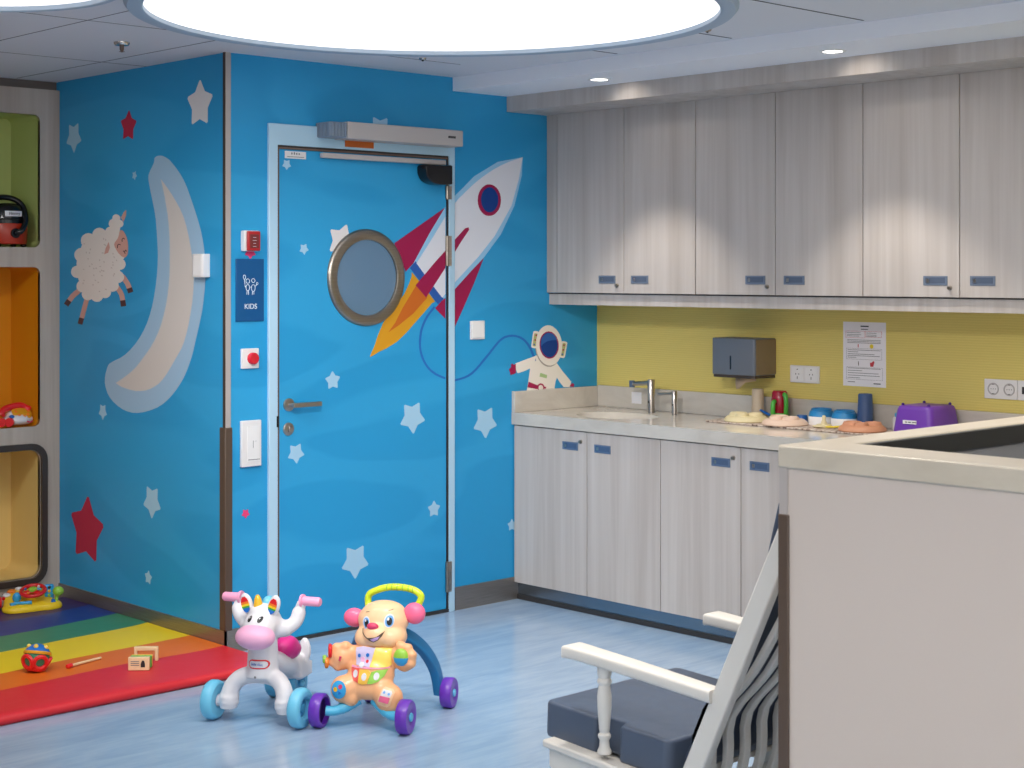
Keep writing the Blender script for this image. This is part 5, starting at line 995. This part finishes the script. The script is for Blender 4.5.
for k in range(5):
    a = 2 * PI * k / 5; b = MB().ell((R * .66 * math.cos(a), R * .66 * math.sin(a), R * .76), .009, m='toy_page', n=10, h=8)
    b.bm.transform(MBL); b.build('stud', None, ba)
# drumstick
ds = tag(empty('drumstick', (-2.70, .085, ZP)), 'thin wooden beater with red tip lying on the orange stripe', 'drumstick')
MB().tube([(-.045, -.012, .008), (.095, .028, .006)], [.0052, .0045], 10).build('stick', 'block_wood', ds)
MB().lathe([(0, -.016), (.007, -.014), (.009, -.006), (.009, .008), (.006, .012), (0, .013)], 16, T(-.057, -.0155, .009) @ rot(0, PI / 2 - .04, .28)).build('tip', 'toy_brightred', ds)
# wooden blocks
def block(x, y, rz, label, cols, sz, pict=False, opened=False):
    o = tag(empty('toy_block', (x, y, ZP), rz), label, 'toy block', 'wooden blocks on the mat')
    w, d, h = sz
    if opened:
        b = MB(); b.prism([(-w / 2, 0), (-w / 2, h), (w / 2, h), (w / 2, 0), (w / 2 - .012, 0), (w / 2 - .012, h - .014), (-w / 2 + .012, h - .014), (-w / 2 + .012, 0)], -d / 2, d / 2, axis='y').build('arch', cols[0], o, bevel=.002)
        return o
    t0 = 0
    for i, c in enumerate(cols):
        y0 = -d / 2 + d * i / len(cols); MB().box(-w / 2, w / 2, y0, y0 + d / len(cols), 0, h).build('slab', c, o, bevel=.002)
    if pict:
        for k in range(3): MB().box(-w / 2 + .010, w * .02, -d / 2 - .0008, -d / 2, .018 + .007 * k, .0205 + .007 * k).build('print_line', 'grey_print', o, smooth=0)
        MB().prism([(w * .1, .012), (w * .1, .024), (w * .16, .037), (w * .26, .036), (w * .30, .024), (w * .30, .012)], -d / 2 - .0008, -d / 2, axis='y').build('picture', 'dark_print', o, smooth=0)
    return o
rzb = -.98 + .25
block(-2.584, -.132, -.72, 'wooden picture block nearest the mat edge, front of three', ['block_wood'], (0.078, 0.019, 0.048), True)
block(-2.552, -.095, -.72, 'green and yellow striped block behind the picture block', ['toy_green', 'toy_page'], (0.078, 0.029, 0.043))
block(-2.489, -.022, -.72, 'plain wooden arch block standing behind the striped block', ['block_wood'], (0.090, 0.017, 0.053), opened=True)
# steering wheel toy
dw = tag(empty('driving_toy', (-2.352, 1.172, ZP), -.33), 'yellow toy dashboard with red steering wheel by the shelf', 'toy')
pb = catmull([(-.165, -.06), (-.13, -.115), (-.05, -.12), (.03, -.10), (.10, -.095), (.15, -.06), (.155, -.005), (.11, .05), (.09, .12), (.02, .16), (-.07, .155), (-.13, .10), (-.15, .02)], 4, True)
b = MB(); lv_ = [(1.0, 0), (1.02, .008), (1.0, .022), (.94, .032), (.85, .036)]
R_ = [b._v([(x * s, y * s, z + max(0, y) * .36 * (z > .02)) for x, y in pb]) for s, z in lv_]
for A, B_ in zip(R_, R_[1:]):
    for q in range(len(A)): b.face([A[q], A[(q + 1) % len(A)], B_[(q + 1) % len(A)], B_[q]])
b.face(R_[-1]); b.face(R_[0][::-1]); b.build('base', 'toy_yellow', dw, smooth=.9)
MW = T(.005, -.012, .098) @ rot(math.radians(17), 0, -.4)
MB().tube([(0, .03, .03), (.003, -.005, .085)], [.03, .02], 18).build('column', 'toy_yellow', dw)
wh = MB().torus((0, 0, 0), .064, .0115, MW, 'toy_red', 40, 12); 
wh = wh.build('steering_wheel', None, dw)
b = MB()
for a in (90, 210, 330):
    ca, sa = math.cos(math.radians(a)), math.sin(math.radians(a)); b.tube([(0, 0, 0), (.06 * ca, .06 * sa, 0)], [.02, .011], 12, flat=.5)
b.bm.transform(T(.005, -.012, .098) @ rot(math.radians(17), 0, -.4)); b.build('spokes', 'toy_red', wh)
MB().lathe([(0, .004), (.024, .004), (.023, .014), (.014, .019), (0, .02)], 24, T(.005, -.012, .098) @ rot(math.radians(17), 0, -.4)).build('horn_button', 'toy_leaf', wh)
for a, c in ((60, 'toy_white'), (170, 'toy_blue'), (250, 'toy_orange')): MB().ell((.045 * math.cos(math.radians(a)), .045 * math.sin(math.radians(a)), .006), .008, m=c, n=10, h=6).build('button', None, wh).data.transform(T(.005, -.012, .098) @ rot(math.radians(17), 0, -.4))
for k, c in enumerate(('toy_white', 'toy_orange', 'toy_white', 'toy_page', 'toy_sky')):
    a = math.radians(158 - 26 * k); b = MB().ell((0, 0, 0), (.024, .02, .013), m=c, n=14, h=8); b.bm.transform(T(-.02 + .115 * math.cos(a),   .035 + .095 * math.sin(a), .040 + .034 * math.sin(a) + .014)); b.build('picture_button', None, dw)
b = MB(); P = [(-.02 + .128 * math.cos(a), .035 + .108 * math.sin(a), .044 + .040 * math.sin(a)) for a in [math.radians(170 - 13 * k) for k in range(11)]]
b.tube(P, .009, 10).build('red_trim', 'toy_red', dw)
MB().tube([(-.125, -.07, .038), (-.09, -.064, .046), (-.05, -.068, .044), (-.01, -.074, .046)], [.012, .008, .009, .011], 12).build('gear_handle', 'toy_cyan', dw)
MB().ell((-.082, -.01, .066), (.024, .02, .03), m='toy_cyan', n=16, h=10).build('roller', None, dw)
b = MB().box(.075, .125, .02, .045, .03, .12); tl = b.build('traffic_light', 'toy_cyan', dw, bevel=.01, seg=3)
for z, c in ((.104, 'toy_black'), (.083, 'toy_gold'), (.06, 'toy_leaf')): MB().ell((.098, .019, z), (.009, .004, .009), m=c, n=12, h=8).build('lamp', None, tl)
MB().tube([(.128, -.03, .03), (.135, -.028, .075)], [.011, .009], 12).build('shift_stick', 'toy_leaf', dw)
MB().ell((.14, -.03, .088), (.031, .029, .027), m='toy_leaf', n=20, h=12).build('shift_knob', None, dw)
MB().lathe([(.02, .0), (.014, .014), (.004, .022), (0, .023)], 3, T(.105, -.06, .034)).build('arrow_button', 'toy_blue', dw, bevel=.003)
MB().lathe([(0, -.03), (.03, -.03), (.034, -.02), (.034, .02), (.03, .03), (0, .03)], 20, T(-.19, .04, .036) @ rot(0, PI / 2)).build('side_knob', 'toy_red', dw, smooth=.8)

dw.scale = (.78, .80, .78)
# ================================================================== TOYS ON THE SHELF
va = tag(empty('toy_vacuum', (-2.335, 1.455, 1.6195)), 'small red and black toy vacuum cleaner in the green niche', 'toy')
MB().lathe([(0, .014), (.088, .014), (.092, .02), (.094, .1), (.092, .106), (0, .106)], 40).build('tank', 'vac_red', va, smooth=.8)
MB().lathe([(0, .106), (.09, .106), (.091, .122), (.083, .128), (.08, .165), (.07, .186), (.04, .198), (0, .2)], 40).build('lid', 'black_plastic', va, smooth=.8)
bp = MB().lathe([(0, -.02), (.02, -.02), (.022, .0), (.022, .012), (0, .012)], 20, T(.0, -.088, .062) @ rot(PI / 2)).build('hose_port', 'black_plastic', va)
MB().tube(catmull([(0, -.10, .062), (.02, -.115, .075), (.05, -.09, .12), (.062, -.045, .18), (.035, -.02, .215), (-.02, -.01, .225), (-.075, -.015, .21), (-.105, -.02, .16)], 7), .013, 14).build('hose', 'black_plastic', va)
lb = MB(); cyl = lambda a, z: (.0845 * math.sin(a), -.0845 * math.cos(a), z)
vv = [[lb.bm.verts.new(cyl(-.5 + 1.0 * i / 10, z)) for i in range(11)] for z in (.138, .162)]
for i in range(10): lb.face([vv[0][i], vv[0][i + 1], vv[1][i + 1], vv[1][i]])
lab = lb.build('label', 'paper_white', va); 
text('lettering', 'Henry', .021, T(0, -.0868, .150) @ M_BACK, 'dark_print', va)
for x, y in ((-.06, -.05), (.06, -.05), (-.06, .05), (.06, .05)): MB().ell((x, y, .009), (.014, .014, .009), m='black_plastic', n=14, h=8).build('caster', None, va)
tphone = tag(empty('toy_phone', (-2.291, 1.43, .814)), 'toy telephone with yellow dial and red handset in the orange niche', 'toy')
b = MB().ell((0, 0, .028), (.071, .055, .03), n=24, h=12); b.ell((.0, .01, .05), (.05, .04, .022), n=20, h=10)
for v in b.bm.verts: v.co.z = max(v.co.z, .004)
b.build('body', 'toy_white', tphone, remesh=.004)
MB().lathe([(0, 0), (.046, 0), (.046, .006), (.04, .011), (0, .012)], 28, T(.012, -.012, .056) @ rot(.75, 0, 0)).build('dial', 'flame', tphone)
for k in range(8):
    a = 2 * PI * k / 8; b = MB().lathe([(0, .011), (.007, .011), (.007, .0135), (0, .0135)], 12, T(.012, -.012, .056) @ rot(.75, 0, 0) @ T(.03 * math.cos(a), .03 * math.sin(a), 0)).build('finger_hole', 'toy_orange', tphone)
MB().tube(catmull([(-.085, .0, .052), (-.06, .0, .078), (0, .005, .09), (.03, .005, .085), (.052, .0, .066)], 5), [.022] * 3 + [.015] * 15 + [.02] * 3, 14).build('handset', 'toy_brightred', tphone)
for x, y in ((-.06, -.045), (-.09, -.03)): MB().lathe([(0, -.008), (.02, -.008), (.02, .008), (0, .008)], 20, T(x, y, .021) @ rot(PI / 2, 0, -.7)).build('wheel', 'toy_brightred', tphone)
MB().ell((-.045, -.035, .045), (.012, .01, .008), m='toy_blue', n=12, h=8).build('eye', None, tphone)
MB().tube(catmull([(.02, -.055, .022), (.035, -.053, .017), (.05, -.047, .022)], 4), .0028, 8).build('mouth', 'toy_nose', tphone)

# ================================================================== RIDE-ON UNICORN
un = tag(empty('ride_on_toy', (-2.5965, -.9095, 0), math.atan2(-.890, .456)), 'white unicorn ride-on toy with pink muzzle and sky blue wheels', 'ride-on toy')
b = MB()
b.ell((.008, .035, .333), (.062, .06, .056)); b.ell((.010, .0, .318), (.058, .05, .05)); b.ell((.008, .03, .362), (.048, .045, .035))
b.tube([(.008, .03, .31), (.008, .03, .15)], [.046, .056], 20)
b.tube(catmull([(-.03, .05, .322), (-.075, .065, .322), (-.108, .085, .338), (-.122, .097, .365), (-.116, .1, .392)], 5), [.03] * 6 + [.024] * 10 + [.017] * 5, 14)
b.tube(catmull([(.045, .05, .312), (.08, .065, .312), (.103, .085, .332), (.110, .097, .366), (.118, .1, .397)], 5), [.03] * 6 + [.024] * 10 + [.017] * 5, 14)
b.tube(catmull([(-.106, 0, .042), (-.104, .002, .085), (-.09, .012, .125), (-.055, .022, .15), (.005, .028, .156), (.06, .022, .15), (.092, .012, .125), (.105, .002, .085), (.107, 0, .042)], 5), [.03] * 9 + [.029] * 23 + [.03] * 9, 16)
for s_ in (-1, 1):
    for z_ in (.066, .082): b.torus((s_ * .104, .001, z_), .028, .0075, rot(0, -s_ * .1, 0), n=24, k=8)
un_b = b.build('front_body', 'toy_white', un, remesh=.0055)
b = MB()
b.tube(catmull([(.006, .06, .20), (.004, .12, .175), (-.008, .2, .15), (-.025, .28, .135), (-.03, .33, .125)], 4), [.042] * 4 + [.042] * 13, 18)
b.ell((.012, .33, .172), (.024, .016, .048)); b.ell((-.03, .32, .105), (.062, .05, .04)); b.box(-.085, .028, .27, .36, .085, .135); b.ell((-.022, .29, .14), (.05, .05, .03))
b.build('rear_body', 'toy_white', un, remesh=.0055)
mz = MB().ell((.014, -.035, .297), (.070, .052, .042), n=28, h=18).build('muzzle', 'toy_muzzle', un)
bv = bvh_of(un_b)
for s in (-1, 1):
    cx = .011 + s * .019
    project('eye_white', un, bv, circle(cx, .357, .010, .0125), 'toy_white', .0012)
    project('eye', un, bv, circle(cx - .001, .354, .0078, .0088), 'toy_black', .0024)
    project('eye_glint', un, bv, circle(cx - .003, .3575, .0018, .002, 10), 'toy_white', .0034, 2)
    ex = .004 + s * .051; tilt = s * .30
    ME = T(ex, .02, .392) @ rot(0, tilt, 0)
    ear = MB().ell((0, 0, .0), (.022, .010, .037), ME, 'toy_white', n=20, h=14).build('ear', None, un)
    eb = MB(); N_ = 20
    for z0, z1, m_ in ((.009, .026, 'toy_brightred'), (.001, .009, 'toy_orange'), (-.006, .001, 'toy_yellow'), (-.012, -.006, 'toy_green'), (-.027, -.012, 'toy_blue')):
        pts = []
        for z in (z0, (z0 + z1) / 2, z1): w_ = .0145 * math.sqrt(max(0, 1 - (z / .0275) ** 2)); pts.append((w_, z))
        ring = [(w_, z) for w_, z in pts] + [(-w_, z) for w_, z in reversed(pts)]
        eb.flat(ring, lambda u, v: tuple(T(ex, .02, .392) @ rot(0, tilt, 0) @ Vector((u, -.0128 if abs(u) < .004 else -.0118, v))), m_)
    q = eb.build('ear_lining', None, ear, smooth=0); sd = q.modifiers.new('s', 'SOLIDIFY'); sd.thickness = .003
    sd.offset = 0
MB().lathe([(.0165, 0), (.0155, .012), (.012, .028), (.007, .04), (.004, .0435), (0, .044)], 20, T(-.004, .02, .382) @ rot(0, -.08, 0)).build('horn', 'toy_gold', un)
MB().ell((.012, .062, .392), (.02, .026, .024), m='toy_sky', n=16, h=10).build('mane', None, un)
for s, x0, x1, z in ((-1, -.110, -.178, .394), (1, .116, .188, .398)):
    g = MB().lathe([(0, 0), (.022, 0), (.023, .004), (.022, .008), (.016, .010), (.0155, .066), (.012, .071), (0, .071)], 24, T(x0, .1, z) @ rot(0, s * PI / 2, 0)).build('grip', 'toy_pink', un, smooth=.8)
for s in (-1, 1):
    MR = T(s * .162, 0, .066) @ rot(0, s * PI / 2, 0)
    w_ = MB().lathe([(.028, -.019), (.055, -.022), (.063, -.016), (.066, -.006), (.066, .010), (.062, .018), (.054, .022), (.038, .020), (.032, .010), (.028, .008), (.028, -.019)], 40, MR).build('front_wheel', 'toy_sky', un, smooth=.7)
    MB().lathe([(0, -.015), (.029, -.015), (.029, .003), (.016, .005), (.015, .012), (0, .014)], 28, MR).build('hub', 'toy_skydark', w_, smooth=.7)
    MB().lathe([(0, -.055), (.016, -.055), (.016, -.02), (.021, -.019), (.021, -.015), (0, -.014)], 20, MR).build('axle', 'toy_white', un)
    MR = T(-.062 + s * .04, .33, .055) @ rot(0, s * PI / 2, 0)
    w_ = MB().lathe([(0, -.02), (.049, -.02), (.055, -.012), (.055, .012), (.049, .02), (.03, .02), (.026, .012), (0, .012)], 36, MR).build('rear_wheel', 'toy_skydark', un, smooth=.7)
    MB().ell((0, 0, 0), .012, m='toy_sky', n=12, h=8).build('hub', None, w_).data.transform(T(-.062 + s * .061, .33, .055))
b = MB(); b.ell((.004, .205, .210), (.042, .06, .040)); b.ell((.010, .22, .20), (.038, .05, .034)); b.build('saddle', 'toy_magenta', un, remesh=.005)
ov = rrect(-.030, .034, -.012, .012, .0118, 6)
bg = project('badge', un, bv, [(x + .014, z + .203) for x, z in rrect(-.033, .037, -.015, .015, .0148, 6)], 'toy_brightred', .0025)
project('badge_field', un, bv, [(x + .014, z + .203) for x, z in rrect(-.029, .033, -.0108, .0108, .0105, 6)], 'toy_white', .0034)
ty = bv.ray_cast(Vector((.016, -.6, .203)), Vector((0, 1, 0)))[0].y
text('lettering', 'little tikes', .0125, T(.016, ty - .0052, .2035) @ M_BACK, 'toy_blue', un, sx=.85)
project('screw_hole', un, bv, circle(.008, .16, .004, n=12), 'grey_print', .0015, 2)

# ================================================================== PUPPY PUSH WALKER
wk = tag(empty('push_walker', (-2.3915, -1.2165, 0), math.atan2(-.8575, .5145)), 'peach puppy push walker with purple wheels and lime handle', 'push toy')
b = MB()
b.ell((.010, .085, .215), (.084, .042, .062)); b.ell((.008, .066, .172), (.082, .045, .056)); b.ell((.004, .05, .128), (.082, .042, .040)); b.ell((.006, .055, .15), (.072, .044, .05))
b.tube(catmull([(-.045, .09, .235), (-.075, .085, .23), (-.1, .08, .22)], 4), [.026] * 9, 14)
b.ell((-.100, .075, .215), (.040, .034, .041)); b.ell((-.130, .065, .230), (.018, .02, .017)); b.ell((-.116, .07, .250), (.019, .02, .017)); b.ell((-.088, .075, .256), (.019, .02, .017)); b.ell((-.13, .065, .203), (.018, .02, .018)); b.ell((-.11, .065, .188), (.018, .02, .016))
b.tube(catmull([(.06, .09, .24), (.09, .085, .238), (.118, .08, .235)], 4), [.026] * 9, 14)
b.ell((.121, .075, .226), (.041, .034, .042)); b.ell((.107, .075, .270), (.018, .02, .016)); b.ell((.134, .07, .264), (.018, .02, .016)); b.ell((.152, .065, .242), (.016, .02, .016)); b.ell((.147, .065, .215), (.018, .02, .018)); b.ell((.124, .07, .2), (.02, .02, .016))
b.tube([(-.03, .06, .145), (-.075, .035, .122)], [.04, .046], 16); b.ell((-.076, .03, .123), (.046, .036, .047)); b.ell((-.05, .03, .098), (.03, .03, .03))
b.tube([(.03, .06, .14), (.08, .035, .105)], [.04, .046], 16); b.ell((.082, .03, .107), (.050, .036, .048)); b.ell((.086, .03, .085), (.045, .033, .03))
wb_ = b.build('body', 'toy_peach_dark', wk, remesh=.0055)
b = MB()
b.ell((.023, .14, .336), (.089, .068, .064)); b.ell((.026, .14, .366), (.074, .058, .036)); b.ell((-.012, .115, .282), (.056, .06, .042)); b.ell((.058, .115, .288), (.056, .06, .042)); b.ell((.022, .085, .298), (.05, .048, .042))
wh_ = b.build('head', 'toy_peach', wk, remesh=.0055)
bvb, bvh = bvh_of(wb_), bvh_of(wh_)
# face
for ex, ez, rx in ((-.016, .338, .0145), (.064, .347, .016)):
    project('eye_white', wk, bvh, circle(ex, ez, rx, rx * 1.35), 'toy_white', .001)
    project('iris', wk, bvh, circle(ex + .001, ez - .001, rx * .82, rx * 1.15), 'toy_iris', .0022)
    project('pupil', wk, bvh, circle(ex + .002, ez - .002, rx * .52, rx * .8), 'toy_black', .0032)
    project('glint', wk, bvh, circle(ex - .002, ez + .006, rx * .22, rx * .3, 10), 'toy_white', .0042, 2)
    project('brow', wk, bvh, [(ex - .006, ez + .03), (ex + .008, ez + .034), (ex + .008, ez + .0355), (ex - .006, ez + .032)], 'guard_brown', .001, 2)
def surf(bv_, x, z): return bv_.ray_cast(Vector((x, -.6, z)), Vector((0, 1, 0)))[0]
p = surf(bvh, .016, .331)
MB().ell((.016, p.y - .002, .331), (.0205, .012, .0125), m='toy_nose', n=20, h=12).build('nose', None, wk)
mo = [(-.004, .2945), (.010, .286), (.024, .2815), (.040, .289), (.052, .303), (.058, .318), (.048, .308), (.032, .2995), (.014, .296)]
project('mouth', wk, bvh, mo, 'guard_brown', .0012)
project('tongue', wk, bvh, [(.012, .2905), (.024, .284), (.038, .291), (.046, .302), (.030, .2975)], 'toy_tongue', .0022, 3)
sm = [surf(bvh, x, z) for x, z in catmull([(-.028, .316), (-.018, .305), (-.004, .296), (.010, .291)], 4)]
MB().tube([(p.x, p.y - .0005, p.z) for p in sm], .0016, 8).build('smile_line', 'guard_brown', wk)
for cx, cz, r in ((-.085, .336, (.038, .026, .032)), (.130, .362, (.038, .026, .036))):
    MB().ell((cx, .15, cz), r, m='toy_coral', n=24, h=14).build('ear', None, wk)
HP = catmull([(-.052, .2, .345), (-.061, .218, .37), (-.062, .222, .394), (-.047, .222, .410), (-.001, .223, .427), (.045, .223, .432), (.094, .223, .427), (.124, .222, .412), (.128, .221, .396), (.117, .216, .372), (.105, .2, .35)], 5)
hd = MB().tube(HP, .0118, 16).build('handle', 'toy_lime', wk)
for k in range(6):
    i = 21 + k * 2; a = Vector(HP[i]); MB().torus((a.x, a.y, a.z), .0112, .002, rot(0, PI / 2, 0), 'toy_leaf', 18, 6).build('grip_ridge', None, hd)
# activity panels
def poly(P): return P
project('picture_page', wk, bvb, [(-.046, .255), (-.020, .262), (.026, .260), (.014, .203), (-.036, .206)], 'toy_lilac', .003, 5)
for x, z, r, c in ((-.028, .234, .006, 'toy_blue'), (.003, .238, .006, 'toy_blue'), (-.013, .224, .008, 'toy_muzzle'), (.004, .219, .005, 'toy_brightred'), (-.014, .208, .009, 'toy_white')): project('print', wk, bvb, circle(x, z, r, n=14), c, .0044, 2)
project('flap_page', wk, bvb, [(.027, .262), (.080, .260), (.082, .208), (.072, .202), (.016, .203)], 'toy_page', .005, 5)
project('key_rim', wk, bvb, [(-.052, .202), (.075, .203), (.077, .198), (-.054, .197)], 'toy_pink', .003, 3)
for P, c in (([(-.053, .196), (-.020, .197), (-.018, .186), (-.020, .152), (-.036, .158), (-.048, .176)], 'toy_keyred'), ([(-.019, .192), (.012, .194), (.022, .186), (.012, .152), (-.002, .148), (-.019, .151)], 'toy_keyyellow'), ([(.024, .188), (.040, .193), (.074, .196), (.066, .176), (.050, .160), (.028, .151), (.014, .152)], 'toy_keygreen')):
    k = project('piano_key', wk, bvb, P, c, .0035, 4)
    cx = sum(q[0] for q in P) / len(P); cz = sum(q[1] for q in P) / len(P); project('key_print', wk, bvb, circle(cx, cz + .002, .009, .012, 12), 'toy_white', .0046, 2)
dk = project('shape_dial', wk, bvb, circle(-.082, .128, .027, .029), 'toy_cyan', .004, 4)
for x, z, c in ((-.092, .130, 'toy_gold'), (-.074, .140, 'toy_nose'), (-.076, .120, 'toy_blue')): project('dial_shape', wk, bvb, circle(x, z, .0075, n=12 if c != 'toy_blue' else 3), c, .0055, 2)
sl = project('slider_frame', wk, bvb, [(.052, .096), (.068, .140), (.078, .147), (.104, .141), (.112, .131), (.098, .090), (.088, .083), (.06, .088)], 'toy_peach', .003, 5)
project('slider_window', wk, bvb, [(.066, .122), (.074, .141), (.102, .136), (.105, .128), (.099, .116)], 'toy_white', .0048, 3)
project('slider_knob', wk, bvb, [(.060, .102), (.066, .121), (.099, .115), (.093, .096)], 'toy_coral', .007, 3)
for x, z in ((.079, .132), (.095, .127)): project('print', wk, bvb, circle(x, z, .004, n=10), 'toy_iris', .006, 2)
p = surf(bvb, .119, .237)
MB().ell((.118, p.y + .006, .237), (.026, .016, .029), m='toy_leaf', n=24, h=14).build('spinner_ball', None, wk)
MB().lathe([(0, -1.0), (.5, -.87), (.87, -.5), (1.0, 0)], 24, T(.118, p.y + .0055, .2365) @ Matrix.Diagonal((.0268, .0168, .0298, 1))).build('ball_lower_half', 'toy_cyan', wk)
p = surf(bvb, -.094, .222)
MB().tube([(-.092, p.y - .002, .228), (-.096, p.y - .002, .214)], .004, 10).build('heart_print', 'toy_nose', wk)
MB().torus((-.136, .058, .240), .018, .0065, rot(0, PI / 2, .4), 'toy_brightred', 20, 8).build('bead_ring', None, wk)
MB().lathe([(0, -.006), (.02, -.006), (.02, .006), (0, .006)], 7, T(-.146, .05, .202) @ rot(0, PI / 2, .5)).build('gear', 'toy_orange', wk, bevel=.003)
MB().lathe([(0, -.006), (.015, -.006), (.015, .006), (0, .006)], 7, T(-.153, .05, .213) @ rot(0, PI / 2, .5)).build('gear', 'toy_leaf', wk, bevel=.003)
# frame and wheels
for s in (-1, 1):
    P = catmull([(s * .05 + .012, .17, .29), (s * .085 + .010, .20, .268), (s * .125 + .006, .25, .215), (s * .148 + .002 + (.02 if s < 0 else 0), .305, .14), (s * .155 + (.092 if s < 0 else 0), .335, .06), (s * .155 + (.092 if s < 0 else 0), .338, .045)], 6)
    b = MB(); secs = []
    for i, p in enumerate(P):
        a = Vector(P[max(0, i - 1)]); c = Vector(P[min(len(P) - 1, i + 1)]); t = (c - a).normalized(); u = Vector((1, 0, 0)) - t * t.x; u.normalize(); w2 = t.cross(u)
        secs.append(b._v([tuple(Vector(p) + u * x * .016 + w2 * y * .021) for x, y in rrect(-1, 1, -1, 1, .35, 3)]))
    for A, B_ in zip(secs, secs[1:]):
        for q in range(len(A)): b.face([A[q], A[(q + 1) % len(A)], B_[(q + 1) % len(A)], B_[q]])
    b.face(secs[0][::-1]); b.face(secs[-1]); b.build('rear_leg', 'toy_teal', wk, smooth=.6)
    MB().tube(catmull([(s * .03, .05, .09), (s * .07, .03, .066), (s * .10, .01, .055), (s * .128, 0, .056)], 5), [.024] * 8 + [.02] * 8, 14, flat=.8).build('front_bracket', 'toy_aqua', wk)
    for nm, x, y, r, w2 in (('front_wheel', s * .151, 0, .056, .0195), ('rear_wheel', s * .188 + (.092 if s < 0 else 0), .345, .052, .0195)):
        MR = T(x, y, r) @ rot(0, s * PI / 2, 0)
        q = MB().lathe([(r * .80, -w2 * .2), (r * .80, -w2), (r * .93, -w2), (r, -w2 * .75), (r, w2 * .7), (r * .92, w2), (r * .5, w2 * 1.05), (r * .42, w2 * .9), (0, w2 * .9)], 40, MR, m='toy_purple')
        q.lathe([(r * .80, -w2 * .2), (0, -w2 * .2)], 40, MR, m='toy_purple_dark')
        q = q.build(nm, None, wk, smooth=.7)
        MB().lathe([(0, w2 * .9), (r * .26, w2 * .9), (r * .24, w2 * 1.15), (0, w2 * 1.2)], 20, MR).build('hub_cap', 'toy_aqua', q)

# ================================================================== CAMERA AND LIGHT
f_px, yaw, hor = 1613.0, .7563, 273.8
cam = bpy.data.cameras.new('camera'); co = bpy.data.objects.new('camera', cam); COL.objects.link(co)
co.location = (-5.669, -5.408, 1.5); co.rotation_euler = (PI / 2, 0, -yaw)
cam.sensor_width = 36; cam.lens = 36 * f_px / 1024; cam.shift_y = -(384 - hor) / 1024; cam.clip_start = .05
cam.dof.use_dof = True; cam.dof.focus_distance = 5.7; cam.dof.aperture_fstop = 9
scene.camera = co
wd = bpy.data.worlds.new('world'); scene.world = wd; wd.use_nodes = True
wd.node_tree.nodes['Background'].inputs['Color'].default_value = (.8, .85, 1, 1); wd.node_tree.nodes['Background'].inputs['Strength'].default_value = .1
scene.view_settings.view_transform = 'Standard'; scene.view_settings.look = 'None'; scene.view_settings.gamma = 1; scene.view_settings.use_curve_mapping = False
scene.view_settings.exposure = 0.0
scene.cycles.max_bounces = 8; scene.cycles.diffuse_bounces = 5; scene.cycles.glossy_bounces = 4; scene.cycles.use_denoising = True; scene.cycles.sample_clamp_indirect = 4.0
